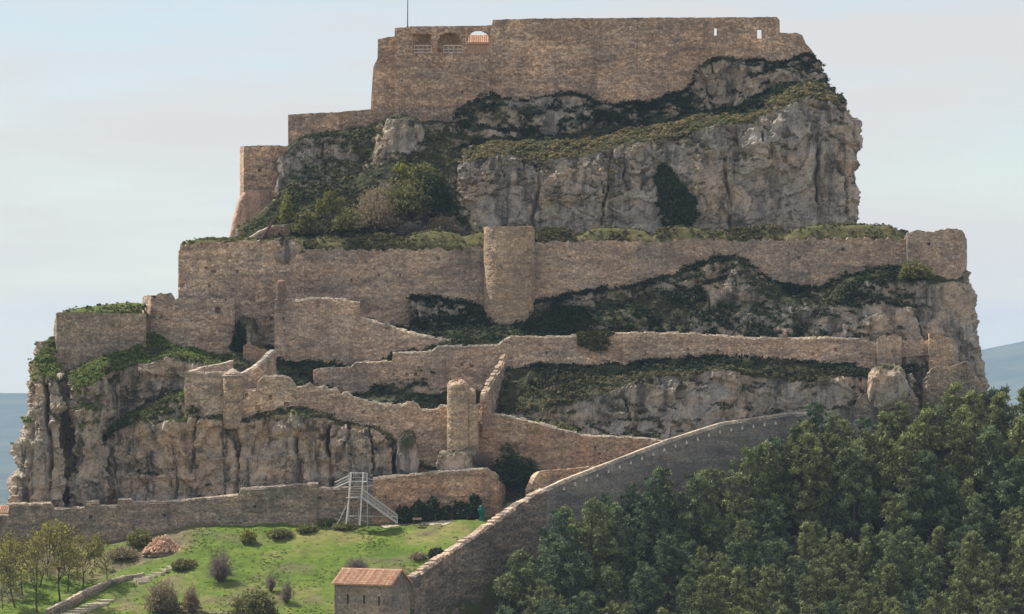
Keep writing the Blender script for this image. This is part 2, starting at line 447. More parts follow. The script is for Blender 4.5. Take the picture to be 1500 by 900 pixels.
def ground_z(x, y):
    x = np.asarray(x, float); y = np.asarray(y, float)
    far_y = [-9000, -700, -600, -560, -450, -300, -120]
    far_z = [-180, -20, -1.8, -14, -60, -105, -66]
    back_y = [110, 300, 700, 3000, 9000]; back_z = [-45, -140, -262, -270, -270]
    zl = np.interp(y, far_y + [-50, -36, -3, 3, 30] + back_y, far_z + [-42, -37.4, -26.8, -26, -26] + back_z)
    zr = np.interp(y, far_y + [-60, -33, -6, 14, 40, 60] + back_y, far_z + [-54, -45, -33, -21, -16, -18] + back_z)
    zl = zl - 2.4 * sstep(-42, -60, x) * sstep(-40, -12, y) * sstep(30, 5, y) + 1.1 * sstep(-28, -6, x) * sstep(-40, -10, y)
    d = diag_side(x, y)
    z = zl + (zr - zl) * sstep(-0.5, 0.5, d)
    # the rock falls away behind the rampart on both flanks
    fl = sstep(-70, -76, x) * np.clip(y - 2.5, 0, 400) * 0.7 + sstep(70, 100, x) * np.clip(y - 32, 0, 300) * 0.5
    z = np.maximum(z - fl, -272)
    p = np.stack([x, y, np.zeros_like(x)], -1)
    near = sstep(250, 120, np.abs(x)) * sstep(-140, -90, y) * sstep(120, 60, y)
    z = z + near * (0.55 * fbm(p / 7.0, 3, 3) + 0.16 * fbm(p / 1.6, 3, 9))
    far = sstep(400, 1500, np.hypot(x, y))
    z = z + far * 25 * fbm(p / 900.0, 4, 21)
    # the far range that closes the view
    ridge = np.interp(x, [-9000, -1800, -1400, -900, 500, 1250, 1362, 1490, 2500, 9000], [-145, -140, -142, -130, -90, -48, -22, 10, 60, 0])
    ridge = ridge + 6 * fbm(p / 260.0, 3, 33)
    rz = -270 + (ridge + 270) * sstep(8600, 11300, y)
    return np.maximum(z, np.where(y > 8500, rz, -1e9))

def on_ground(px, row):
    """where the line of sight through a spot of the meadow meets the ground"""
    ys = np.linspace(-80, 3, 1660)
    s = 0.1 * (DIST + ys) / DIST
    xs = (px - 750) * s; zs = (HORIZON - row) * s
    g = ground_z(xs, ys)
    k = np.argmax(g >= zs) if (g >= zs).any() else len(ys) - 1
    return np.array([xs[k], ys[k], float(g[k])])

def build_ground():
    xa = np.concatenate([-np.geomspace(9000, 100, 40)[:-1], np.arange(-100, 120, 0.45), np.geomspace(120, 9000, 40)])
    ya = np.concatenate([-600 - np.geomspace(3000, 20, 14), np.linspace(-600, -110, 40), np.arange(-108, -72, 3.0), np.arange(-70, 24, 0.45), np.arange(25, 110, 4), np.geomspace(112, 8600, 50), np.linspace(8700, 11500, 24)])
    X, Y = np.meshgrid(xa, ya, indexing='ij')
    Z = ground_z(X, Y)
    nu, nv = X.shape
    idx = np.arange(nu * nv).reshape(nu, nv)
    q = np.stack([idx[:-1, :-1], idx[1:, :-1], idx[1:, 1:], idx[:-1, 1:]], -1).reshape(-1, 4)
    d = diag_side(X, Y)
    p = np.stack([X, Y, Z], -1)
    n = fbm(p / 6.0, 4, 5)
    dry = np.clip(sstep(0.0, 0.8, d) * 0.9 + 0.95 * sstep(-17, -7, Y) * sstep(-44, -50, X) * sstep(-0.45, 0.05, n) + 0.9 * sstep(-0.5, 2, Y) + 0.65 * sstep(0.08, 0.42, n), 0, 1)
    far = sstep(150, 400, np.hypot(X, Y))
    me = make_mesh('ground', p.reshape(-1, 3), q, smooth=True, attrs={'litter': sstep(0.0, 1.0, d).ravel(), 'dry': dry.ravel(), 'far': far.ravel(), 'wood': sstep(700, 2000, Y).ravel()})
    link('ground', me, M['ground'], kind='structure', label='green meadow slope falling away to a hazy blue plain', cat='ground')
build_ground()

# ------------------------------------------------------------------ rock
def sample_curve(c, u):
    c = np.array(c, float)
    px = c[0, 0] + (c[-1, 0] - c[0, 0]) * u
    row = np.interp(px, c[:, 0], c[:, 1]); y = np.interp(px, c[:, 0], c[:, 2])
    return px, row, y

TIERS = {}
def loft(name, curves, mat, res=0.24, wrap=(12, 12), rnd=(3, 3), amp=1.0, seed=0, cracks=(), vegbias=0.0, label=None, blocks=1.0, smooth_v=2, cat='rock'):
    w = max(abs((c[-1][0] - c[0][0]) * 0.1) for c in curves)
    nu = int(w / res) + 1
    u = np.linspace(0, 1, nu)
    rows = []
    prev = None
    samples = [sample_curve(c, u) for c in curves]
    pts = []
    for px, row, y in samples:
        s = 0.1 * (DIST + y) / DIST
        pts.append(np.stack([(px - 750) * s, y, (HORIZON - row) * s], -1))
    grid = [pts[0]]
    for a, b in zip(pts[:-1], pts[1:]):
        d = np.percentile(np.linalg.norm(b - a, axis=1), 80)
        n = max(2, int(d / res))
        for k in range(1, n + 1):
            grid.append(a + (b - a) * k / n)
    G = np.stack(grid, 1)            # nu, nv, 3
    for _ in range(smooth_v * 3):
        G[:, 1:-1] = 0.25 * G[:, :-2] + 0.5 * G[:, 1:-1] + 0.25 * G[:, 2:]
    for _ in range(4):
        G[1:-1] = 0.25 * G[:-2] + 0.5 * G[1:-1] + 0.25 * G[2:]
    # rounded ends that carry on backwards
    ul = u * w; ur = (1 - u) * w
    for dist, r_ in ((ul, rnd[0]), (ur, rnd[1])):
        if r_ > 0:
            t = np.clip(1 - dist / r_, 0, 1)
            G[:, :, 1] += (r_ * (1 - np.sqrt(1 - t * t * 0.98)))[:, None]
    cols = [G]
    for side, wd in ((0, wrap[0]), (1, wrap[1])):
        if wd <= 0: continue
        k = int(wd / (res * 2)); e = G[:1] if side == 0 else G[-1:]
        ext = np.repeat(e, k, 0)
        st = (np.arange(1, k + 1) * res * 2)[:, None]
        ext[:, :, 1] += st
        ext[:, :, 0] += st * (0.22 if side == 0 else -0.22)
        cols = [ext[::-1]] + cols if side == 0 else cols + [ext]
    G = np.concatenate(cols, 0)
    gu = np.gradient(G, axis=0); gv = np.gradient(G, axis=1)
    nrm = np.cross(gu, gv); nrm /= np.linalg.norm(nrm, axis=-1, keepdims=True) + 1e-9
    if nrm[..., 1].mean() > 0 and nrm[..., 2].mean() < 0.2: nrm = -nrm
    for _ in range(3):
        nrm[1:-1, 1:-1] = (nrm[1:-1, 1:-1] * 2 + nrm[:-2, 1:-1] + nrm[2:, 1:-1] + nrm[1:-1, :-2] + nrm[1:-1, 2:]) / 6
    nrm /= np.linalg.norm(nrm, axis=-1, keepdims=True) + 1e-9
    flat = sstep(0.45, 0.85, nrm[..., 2])
    q = G + 0.9 * np.stack([fbm(G / 3.0, 3, seed + 50), fbm(G / 3.0, 3, seed + 60), fbm(G / 3.0, 3, seed + 70)], -1)
    _, _, r1 = worley(q / np.array([4.2, 4.2, 4.6]), seed + 1)
    f1, f2, r2 = worley(q / np.array([1.3, 1.3, 1.5]), seed + 11)
    _, _, r3 = worley(q / np.array([0.7, 0.7, 0.6]), seed + 15)
    d = amp * (1.6 * fbm(G / 8.0, 3, seed) + 0.5 * fbm(q / np.array([1.5, 1.5, 1.1]), 5, seed + 20, 0.6) - 0.5 * np.abs(fbm(G / np.array([2.2, 2.2, 3.5]), 3, seed + 25)))
    d += amp * blocks * (1.4 * (r1 - 0.5) + 0.6 * (r2 - 0.5) + 0.22 * (r3 - 0.5)) * (1 - 0.75 * flat)
    fis = np.abs(vnoise(q / np.array([3.2, 3.2, 20.0]), seed + 31))
    d -= amp * blocks * 1.5 * sstep(0.10, 0.0, fis) * (1 - 0.8 * flat) * sstep(-0.05, 0.3, vnoise(G / np.array([6.0, 6.0, 7.0]), seed + 33))
    led = vnoise(q / np.array([9.0, 9.0, 1.3]), seed + 41)
    d += amp * blocks * 0.45 * led * (1 - flat)
    saw = ((q[..., 2] + 1.5 * fbm(G / np.array([9.0, 9.0, 4.0]), 3, seed + 44)) / 2.3) % 1.0
    d += amp * blocks * 0.55 * (saw - .5) * (1 - flat) * sstep(-.1, .35, vnoise(G / np.array([11.0, 11.0, 5.0]), seed + 46))
    for (pxa, ra, pxb, rb, wd, dep) in cracks:
        rowg = ROW(G[..., 2], G[..., 1]); pxg = PX(G[..., 0], G[..., 1])
        t = np.clip((rowg - ra) / (rb - ra), 0, 1)
        line = pxa + (pxb - pxa) * t + 11 * fbm(G / np.array([30.0, 30.0, 5.0]), 3, seed + 77)
        inside = sstep(ra - 6, ra + 6, rowg) * sstep(rb + 8, rb - 4, rowg)
        d -= dep * np.exp(-((pxg - line) / wd) ** 2) * inside * (0.35 + 0.9 * sstep(-0.3, 0.3, vnoise(G / 3.0, seed + 78)))
    V = G + nrm * d[..., None]
    gu = np.gradient(V, axis=0); gv = np.gradient(V, axis=1)
    n2 = np.cross(gu, gv); n2 /= np.linalg.norm(n2, axis=-1, keepdims=True) + 1e-9
    n2 *= np.sign((n2 * nrm).sum(-1, keepdims=True) + 1e-9)
    up = 0.6 * nrm[..., 2] + 0.4 * n2[..., 2]
    veg = sstep(0.34, 0.66, up + vegbias + 0.30 * fbm(V / 2.6, 4, seed + 90))
    nu2, nv = V.shape[:2]
    idx = np.arange(nu2 * nv).reshape(nu2, nv)
    quads = np.stack([idx[:-1, :-1], idx[1:, :-1], idx[1:, 1:], idx[:-1, 1:]], -1).reshape(-1, 4)
    me = make_mesh(name, V.reshape(-1, 3), quads, smooth=False, attrs={'veg': veg.ravel()})
    o = link(name, me, mat, kind='structure', label=label, cat=cat)
    TIERS.setdefault(name, []).append(None)
    return dict(V=V, veg=veg, n=n2, px=PX(V[..., 0], V[..., 1]), row=ROW(V[..., 2], V[..., 1]))

def back(c, dy, drow=0): return [(a, b + drow, y + dy) for a, b, y in c]

# lower left: outermost pillar
c3 = [(26, 566, 8), (45, 556, 7), (75, 548, 7), (90, 554, 8)]
c4 = [(64, 505, 17), (80, 512, 17), (95, 548, 17)]
T_pillar = loft('rock_cliff', [[(11, 775, 5), (97, 775, 4)], [(12, 665, 5), (94, 690, 4)], [(28, 600, 6.5), (91, 620, 5)], c3, [(40, 532, 12), (80, 542, 12), (92, 556, 12)], c4, back(c4, 8)],
    M['rock_warm'], seed=100, cracks=[(70, 550, 66, 760, 3, 2.2), (46, 560, 36, 760, 2.5, 1.6)], rnd=(3.5, 1.0), label='tall fissured limestone pillar at the outer end of the castle rock')
c4 = [(104, 556, 16.5), (130, 541, 17.5), (160, 526, 18.5)]
T_pillar2 = loft('rock_cliff', [[(102, 775, 4.5), (156, 775, 4.5)], [(103, 660, 5.5), (154, 660, 5.5)], [(104, 575, 7), (125, 566, 6.5), (152, 556, 7)], [(104, 563, 8.5), (125, 550, 9), (154, 536, 9)], c4, back(c4, 6)],
    M['rock_warm'], seed=130, rnd=(1.2, 0.8), vegbias=0.1, label='square limestone buttress with grass on top beside the dark cleft')
loft('rock_cliff', [[(84, 790, 11), (175, 790, 11)], [(84, 640, 12), (175, 640, 12)], [(84, 560, 14), (175, 560, 14)], [(84, 548, 19), (175, 520, 19)]],
    M['rock_grey'], seed=150, wrap=(0, 0), rnd=(0, 0), amp=0.6, label='shaded rock at the back of the dark cleft')
# alcove rock with grass roof
c2 = [(140, 556, 14), (165, 541, 14.5), (200, 530, 15.5), (240, 522, 16), (290, 535, 16.5), (340, 542, 17)]
c3 = [(140, 535, 17.5), (160, 525, 18.5), (205, 502, 19.5), (225, 493, 26), (255, 506, 26.3), (300, 520, 26.3), (340, 522, 26.3)]
T_alcove = loft('rock_cliff', [[(140, 690, 16.5), (340, 660, 17)], [(145, 620, 17), (200, 612, 17.5), (270, 600, 18), (340, 595, 18)], [(142, 590, 14.8), (200, 575, 16), (270, 562, 17), (340, 570, 17.2)], c2, c3, back(c3, 6)],
    M['rock_grey'], seed=160, vegbias=0.12, wrap=(0, 0), rnd=(0, 0), label='overhanging grey rock with a grassy roof below the bastion')
# main lower cliff
c2 = [(150, 655, 10.5), (165, 641, 10), (200, 633, 9), (250, 621, 8), (290, 616, 7.5), (340, 620, 7), (400, 609, 6), (440, 613, 5.6), (480, 613, 5.2), (545, 627, 5), (580, 655, 6), (620, 682, 6.5), (665, 690, 5)]
c3 = [(150, 648, 13.5), (165, 632, 13), (200, 604, 12.8), (240, 590, 12), (268, 582, 10.8), (300, 606, 8.7), (335, 610, 8), (380, 608, 7.6), (450, 606, 7.4), (545, 622, 7.4), (580, 650, 9), (620, 680, 9), (665, 688, 9)]
T_low = loft('rock_cliff', [[(146, 775, 8.5), (300, 775, 5.2), (500, 770, 2.6), (665, 765, 2.6)], [(148, 700, 9.2), (300, 700, 6), (500, 705, 3.4), (665, 725, 3.6)], c2, c3, back(c3, 6)],
    M['rock_warm'], seed=200, wrap=(10, 0), rnd=(1.0, 0), cracks=[(479, 625, 487, 735, 2.5, 3), (255, 640, 262, 735, 2, 1.5), (582, 632, 580, 730, 2.5, 2.5), (612, 640, 615, 710, 3, 2), (435, 625, 438, 730, 2, 1.2)],
    label='long streaked limestone cliff above the lower rampart')
# slope between lower crenellated wall, middle rampart and second wall
c5 = [(340, 505, 28.5), (400, 508, 28.8), (440, 500, 32), (600, 478, 33.2), (650, 470, 33.2), (705, 463, 33.2), (765, 472, 31)]
T_mid = loft('rock_slope', [[(338, 655, 9.6), (765, 700, 10)], [(338, 590, 11), (400, 592, 11), (460, 588, 12), (600, 608, 12), (660, 620, 12), (765, 640, 12)],
    [(340, 530, 17), (400, 548, 18.5), (460, 572, 19.2), (520, 577, 19.2), (600, 583, 19.2), (700, 578, 19.2), (765, 575, 19.2)],
    [(340, 517, 24.8), (400, 526, 24.2), (440, 530, 24.2), (520, 536, 24.2), (600, 523, 23), (660, 506, 22.5), (765, 500, 24)], c5, back(c5, 5)],
    M['rock_grey'], seed=240, wrap=(0, 0), rnd=(0, 0), vegbias=0.10, blocks=0.7, amp=0.7, label='steep scrubby rock slope between the stepped walls', cat='slope')
# knoll below the middle rampart
c4 = [(735, 540, 19.0), (800, 537, 19.2), (850, 541, 19.4), (900, 533, 19.9), (960, 523, 20.3), (1040, 522, 20.8), (1200, 532, 21.2), (1280, 540, 20.6), (1345, 535, 21.2)]
T_knoll = loft('rock_cliff', [[(735, 740, 5.5), (960, 700, 7), (1010, 770, 8), (1345, 780, 12)], [(735, 655, 8.6), (800, 645, 9), (890, 644, 9), (960, 630, 10), (1060, 607, 12), (1180, 614, 14), (1345, 605, 15)],
    [(735, 612, 11), (780, 605, 11), (830, 598, 11), (870, 582, 11.5), (900, 568, 12), (960, 548, 13), (1040, 543, 14), (1100, 552, 15), (1200, 556, 16), (1260, 549, 17), (1345, 545, 17)],
    [(735, 582, 15.5), (800, 570, 15.5), (850, 558, 16), (900, 552, 16.5), (1000, 541, 17.5), (1200, 549, 18.5), (1345, 540, 19)], c4, back(c4, 5)],
    M['rock_grey'], seed=280, wrap=(0, 8), rnd=(0, 2), vegbias=0.0, amp=0.75, label='grey limestone knoll between the middle rampart and the diagonal wall')
T_bank = loft('rock_slope', [[(660, 790, 1.2), (850, 770, 1.2)], [(660, 745, 2.4), (740, 738, 2.2), (790, 722, 2.4), (850, 712, 3.4)], [(660, 718, 5), (740, 712, 5), (790, 704, 5), (850, 695, 5.4)], [(660, 700, 8.5), (740, 696, 8.5), (850, 685, 8)]],
    M['turf'], seed=300, wrap=(0, 0), rnd=(0, 0), amp=0.35, blocks=0.6, vegbias=0.05, label='scrubby bank between the reddish rampart end and the diagonal wall', cat='slope')
# slope under the long rampart
c3 = [(603, 445, 33), (640, 436, 33), (705, 448, 33), (780, 441, 33), (860, 423, 33), (980, 409, 33), (1050, 383, 33), (1075, 379, 33), (1110, 396, 33), (1180, 429, 33), (1200, 431, 33), (1240, 409, 33), (1300, 392, 33), (1330, 398, 31.2), (1370, 403, 31.2), (1415, 400, 33)]
T_upper = loft('rock_cliff', [[(603, 560, 22.6), (1240, 600, 22.6), (1290, 720, 21), (1450, 720, 22)], [(603, 502, 24.5), (750, 505, 22.6), (900, 498, 23), (1100, 503, 24), (1250, 505, 24.5), (1330, 520, 24.2), (1400, 545, 25), (1452, 566, 27)],
    [(605, 480, 30), (705, 478, 30), (760, 474, 29.5), (850, 455, 29), (1000, 445, 29), (1100, 440, 29), (1200, 448, 28.5), (1250, 450, 27), (1320, 450, 26.5), (1380, 460, 27), (1433, 470, 30)],
    [(604, 460, 31.5), (705, 460, 31.5), (780, 455, 31.5), (1000, 425, 31.5), (1075, 400, 31.5), (1180, 437, 31.5), (1250, 420, 30.5), (1320, 412, 29), (1380, 415, 29), (1425, 415, 31)], c3, back(c3, 6)],
    M['rock_grey'], seed=320, wrap=(0, 14), rnd=(0, 2.5), vegbias=-0.03, amp=0.85, label='broken rock slope with dark scrub under the long rampart')
# upper massif
c6 = [(660, 168, 64.4), (720, 142, 64.6), (760, 147, 64.6), (800, 139, 64.6), (840, 138, 64.6), (890, 151, 64.6), (950, 147, 64.6), (1000, 133, 64.6), (1030, 99, 64.6), (1060, 89, 64.6), (1110, 83, 64.6), (1150, 89, 64.6), (1190, 79, 66), (1203, 100, 68)]
T_massif = loft('rock_cliff', [[(668, 360, 47), (1262, 360, 47)], [(668, 300, 48.5), (780, 300, 48), (1100, 280, 47.5), (1260, 290, 49)],
    [(670, 248, 50), (690, 236, 50), (740, 226, 50), (800, 232, 50), (850, 226, 50), (900, 214, 50.5), (960, 203, 51), (1020, 184, 51), (1100, 176, 51), (1130, 162, 51.5), (1160, 149, 52), (1210, 150, 53), (1240, 168, 53), (1260, 200, 54)],
    [(672, 226, 54), (720, 213, 54), (800, 208, 54.5), (870, 208, 55), (950, 193, 56), (1020, 171, 57), (1110, 161, 57), (1125, 142, 56), (1160, 132, 56), (1205, 129, 58), (1238, 155, 60)],
    [(668, 205, 59), (800, 203, 60), (900, 188, 61), (1000, 168, 61), (1100, 148, 61.5), (1150, 130, 62), (1200, 123, 63), (1213, 130, 65)], c6, back(c6, 7)],
    M['rock_grey'], seed=400, wrap=(14, 18), rnd=(2, 3), amp=0.9, cracks=[(1060, 190, 1075, 330, 2.5, 1.6), (900, 215, 880, 330, 2, 1.3), (785, 232, 782, 340, 2.5, 2.0), (1195, 200, 1205, 330, 2.5, 1.5), (1130, 205, 1140, 330, 2, 1.2)],
    label='great grey limestone massif carrying the topmost castle wall')
c3 = [(404, 236, 56), (420, 218, 57.5), (440, 203, 59), (480, 195, 60), (520, 192, 60.5), (545, 187, 60.5), (560, 180, 58), (590, 173, 58), (620, 180, 59), (650, 176, 62.5), (690, 166, 63)]
T_left = loft('rock_cliff', [[(340, 380, 40), (690, 372, 40)], [(340, 352, 43), (420, 347, 43), (480, 343, 43), (560, 340, 43), (690, 338, 45)],
    [(352, 338, 49), (410, 312, 50), (440, 302, 50), (500, 288, 50), (560, 268, 50), (600, 254, 51), (640, 254, 51), (690, 256, 53)],
    [(398, 285, 53), (450, 275, 54), (500, 268, 54), (550, 250, 54), (570, 235, 54), (620, 225, 55), (690, 235, 57)], c3, back(c3, 7, -1)],
    M['rock_grey'], seed=440, wrap=(16, 0), rnd=(2, 0), amp=0.8, vegbias=0.03, label='pale crags and bushy slope below the upper left walls')

# turf on the terraces
mound = [(440, 356, 37), (470, 346, 37), (500, 349, 37), (520, 352, 37), (550, 343, 37), (575, 346, 37), (592, 352, 37), (610, 342, 37), (640, 338, 37), (668, 342, 37), (678, 348, 37), (700, 340, 37), (780, 342, 37), (800, 333, 37), (832, 335, 37), (849, 346, 37), (862, 336, 37), (900, 333, 37), (943, 337, 37), (955, 346, 37), (967, 335, 37), (1000, 332, 37), (1040, 336, 37), (1055, 341, 37), (1068, 334, 37), (1140, 333, 37), (1152, 345, 37), (1165, 336, 37), (1200, 331, 37), (1305, 331, 37), (1327, 346, 37)]
T_turf = loft('terrace_turf', [[(440, 372, 34.9), (1327, 360, 34.9)], [(440, 360, 35), (710, 361, 35), (780, 353, 35), (1327, 350, 35)], mound, back(mound, 4, 2), [(440, 348, 50), (1327, 340, 50)]],
    M['turf'], seed=480, wrap=(0, 0), rnd=(0, 0), amp=0.22, blocks=0.0, vegbias=0.6, label='hummocky turf growing along the top of the long rampart', cat='turf')
T_bast = loft('terrace_turf', [[(263, 372, 30.6), (444, 372, 32.6)], [(265, 357, 31), (300, 356, 31), (350, 350, 32), (400, 351, 33), (444, 354, 33.5)], [(300, 352, 44), (340, 350, 44), (444, 346, 44)]],
    M['turf'], seed=500, wrap=(4, 0), rnd=(1, 0), amp=0.35, blocks=0.3, vegbias=0.25, label='stony turf on top of the left bastion', cat='turf')
T_fmound = loft('terrace_turf', [[(88, 470, 18.8), (210, 470, 20.6)], [(90, 457, 19.5), (208, 457, 21)], [(96, 456, 21), (120, 450, 22), (150, 445, 23), (190, 444, 24), (212, 446, 24)], [(110, 462, 32), (212, 455, 32)]],
    M['green_turf'], seed=520, wrap=(4, 0), rnd=(1, 0), amp=0.25, blocks=0.0, vegbias=0.5, label='low grassy mound on top of the outermost wall', cat='turf')

# free-standing rock lumps
def boulder(name, px, row_top, row_bot, wpx, y, mat, seed, label, dy=1.0, square=0.6):
    n = 44
    c = P(px, (row_top + row_bot) / 2, y); hx = wpx * 0.05; hz = (row_bot - row_top) * 0.05
    th = np.linspace(0, 2 * np.pi, n * 2, endpoint=False); ph = np.linspace(-np.pi / 2, np.pi / 2, n)
    T, H = np.meshgrid(th, ph, indexing='ij')
    se = lambda a: np.sign(a) * np.abs(a) ** square
    V = np.stack([hx * se(np.cos(T)) * se(np.cos(H)), hx * dy * se(np.sin(T)) * se(np.cos(H)), hz * se(np.sin(H))], -1) + c
    nn = V - c; nn /= np.linalg.norm(nn, axis=-1, keepdims=True) + 1e-9
    _, _, r1 = worley(V / np.array([1.2, 1.2, 1.8]), seed)
    V = V + nn * (0.9 * fbm(V / 2.2, 5, seed, .6) + 0.6 * (r1 - 0.5))[..., None] * min(1.0, hx / 2.2)
    a, b = V.shape[:2]; idx = np.arange(a * b).reshape(a, b); nx = np.roll(idx, -1, 0)
    q = np.stack([idx[:, :-1], nx[:, :-1], nx[:, 1:], idx[:, 1:]], -1).reshape(-1, 4)
    veg = sstep(0.5, 0.9, nn[..., 2] + 0.3 * fbm(V / 1.5, 3, seed + 5)) * 0.9
    return link(name, make_mesh(name, V.reshape(-1, 3), q, attrs={'veg': veg.ravel()}), mat, label=label, cat='rock')
boulder('rock_pinnacle', 597, 631, 712, 30, 4.6, M['rock_grey'], 601, 'slender rock pinnacle standing against the foot of the crenellated wall', 1.2)
boulder('rock_outcrop', 362, 462, 545, 40, 28.0, M['rock_grey'], 606, 'rough rock rib running down beside the lower left wall end', 1.0, .8)
boulder('rock_outcrop', 414, 348, 386, 40, 31.6, M['rock_grey'], 607, 'pale tilted rock slab breaking the top of the left bastion', .5, .8)
boulder('rock_outcrop', 1301, 535, 600, 56, 15, M['rock_warm'], 602, 'blocky warm rock outcrop below the square bastion', 1.1)
boulder('rock_outcrop', 672, 657, 720, 58, 5.4, M['rock_grey'], 603, 'rough rock plinth under the twin tower', 0.9)
boulder('rock_outcrop', 591, 166, 268, 70, 58.6, M['rock_grey'], 604, 'pale rounded crag below the topmost wall beside the pale tree', 1.0, 0.8)

# ------------------------------------------------------------------ walls
def wall(name, label, cat, top, bot, mat, th=1.6, res=0.25, holes=(), jag=0.14, group=None, disp=0.05, seed=None, coping=None, ucell=0.55, pit=0.0):
    seed = seed if seed is not None else int(abs(top[0][0]) * 7 + abs(top[0][1])) % 9973
    pts = np.array([P(*t) for t in top])
    for i in range(1, len(pts)):                      # vertical steps need a little length in plan
        if np.hypot(*(pts[i, :2] - pts[i - 1, :2])) < 0.04: pts[i, 0] = pts[i - 1, 0] + 0.04
    L = np.concatenate([[0], np.cumsum(np.hypot(np.diff(pts[:, 0]), np.diff(pts[:, 1])))])
    n = max(3, int(L[-1] / res))
    u = np.unique(np.round(np.concatenate([np.linspace(0, L[-1], n + 1), L]), 4))
    x = np.interp(u, L, pts[:, 0]); y = np.interp(u, L, pts[:, 1]); zt = np.interp(u, L, pts[:, 2])
    b = np.array(bot, float)
    brow = np.interp(PX(x, y), b[:, 0], b[:, 1]) if len(b) > 1 else np.full(len(u), b[0, 1])
    zb = (HORIZON - brow) * 0.1 * (DIST + y) / DIST
    tx = np.gradient(x, u); ty = np.gradient(y, u)
    k = max(1, int(0.6 / res))
    ln = np.hypot(tx, ty) + 1e-9; tx /= ln; ty /= ln
    nx, ny = ty, -tx
    cu = np.floor(u / ucell).astype(np.int64)
    zt = zt + jag * (_hash(cu, cu * 0, cu * 0, seed) - 0.5) * 2 + jag * 0.6 * vnoise(np.stack([u / 1.9, u * 0, u * 0 + seed], -1), seed)
    zl = np.arange(math.floor(zb.min() / res) * res, zt.max() + res * 1.5, res)
    Z = np.clip(zl[None, :], zb[:, None], zt[:, None])
    nu, nv = Z.shape
    X = np.repeat(x[:, None], nv, 1); Y = np.repeat(y[:, None], nv, 1)
    F = np.stack([X, Y, Z], -1)
    st = np.stack([X / 0.9, Y / 0.9, Z / 0.45], -1)
    _, _, r = worley(st, seed) if nu * nv < 60000 else (0, 0, _hash(*[np.floor(st[..., i]).astype(np.int64) for i in range(3)], seed))
    off = disp * (r - 0.5) * 2 + 0.10 * fbm(F / 2.2, 3, seed + 3)
    if pit: off = off - pit * sstep(0.42, 0.62, fbm(F / 0.9, 3, seed + 8))
    F[..., 0] += nx[:, None] * off; F[..., 1] += ny[:, None] * off
    B = np.stack([X - nx[:, None] * th, Y - ny[:, None] * th, Z], -1)
    offb = 0.08 * fbm(B / 1.5, 3, seed + 5)
    B[..., 0] -= nx[:, None] * offb; B[..., 1] -= ny[:, None] * offb
    # slightly rounded crest
    lim = np.abs(Z - zt[:, None]) < 1e-6
    idf = np.arange(nu * nv).reshape(nu, nv); idb = idf + nu * nv
    live = (Z[:-1, 1:] - Z[:-1, :-1] > 1e-6) | (Z[1:, 1:] - Z[1:, :-1] > 1e-6)
    state = np.zeros((nu - 1, nv - 1), int)           # 0 solid, -1 through, k recess
    cx = PX((X[:-1, :-1] + X[1:, 1:]) / 2, (Y[:-1, :-1] + Y[1:, 1:]) / 2)
    cz = ROW((Z[:-1, :-1] + Z[1:, 1:]) / 2, (Y[:-1, :-1] + Y[1:, 1:]) / 2)
    deps = {}
    for hi, (pred, dep) in enumerate(holes):
        if not callable(pred):
            x0, r0, x1, r1 = pred
            msk = (cx > x0) & (cx < x1) & (cz > r0) & (cz < r1)
        else: msk = pred(cx, cz)
        msk = msk & live
        state[msk] = -1 if dep is None else hi + 1
        deps[hi + 1] = dep
    quads = []
    def Q(ids, m): return np.stack([ids[:-1, :-1], ids[1:, :-1], ids[1:, 1:], ids[:-1, 1:]], -1)[m]
    quads.append(Q(idf, live & (state == 0)))
    quads.append(Q(idb, live & (state >= 0))[:, ::-1])
    quads.append(np.stack([idf[:-1, -1], idf[1:, -1], idb[1:, -1], idb[:-1, -1]], -1))
    for e, rv in ((0, True), (-1, False)):
        qq = np.stack([idf[e, :-1], idb[e, :-1], idb[e, 1:], idf[e, 1:]], -1)
        quads.append(qq[:, ::-1] if rv else qq)
    verts = [F.reshape(-1, 3), B.reshape(-1, 3)]; base = 2 * nu * nv
    if holes:
        Rc = F.copy()
        for k_, dep in deps.items():
            if dep is None: continue
            m = state == k_
            vm = np.zeros((nu, nv), bool)
            vm[:-1, :-1] |= m; vm[1:, :-1] |= m; vm[1:, 1:] |= m; vm[:-1, 1:] |= m
            Rc[..., 0] = np.where(vm, X - nx[:, None] * dep, Rc[..., 0]); Rc[..., 1] = np.where(vm, Y - ny[:, None] * dep, Rc[..., 1])
        idr = idf + base; verts.append(Rc.reshape(-1, 3))
        quads.append(Q(idr, state > 0))
        for sgn, ids in ((-1, idb), (1, idr)):
            m = state < 0 if sgn < 0 else state > 0
            pm = np.pad(m, 1)
            for i, j in zip(*np.nonzero(m)):
                c = [(i, j), (i + 1, j), (i + 1, j + 1), (i, j + 1)]
                for (di, dj), (a, b2) in (((0, -1), (0, 1)), ((1, 0), (1, 2)), ((0, 1), (2, 3)), ((-1, 0), (3, 0))):
                    if not pm[i + 1 + di, j + 1 + dj]:
                        p, q = c[a], c[b2]
                        quads.append(np.array([[idf[p], idf[q], ids[q], ids[p]]]))
    me = make_mesh(name, np.concatenate(verts), np.concatenate(quads))
    o = link(name, me, mat, label=label, cat=cat, group=group)
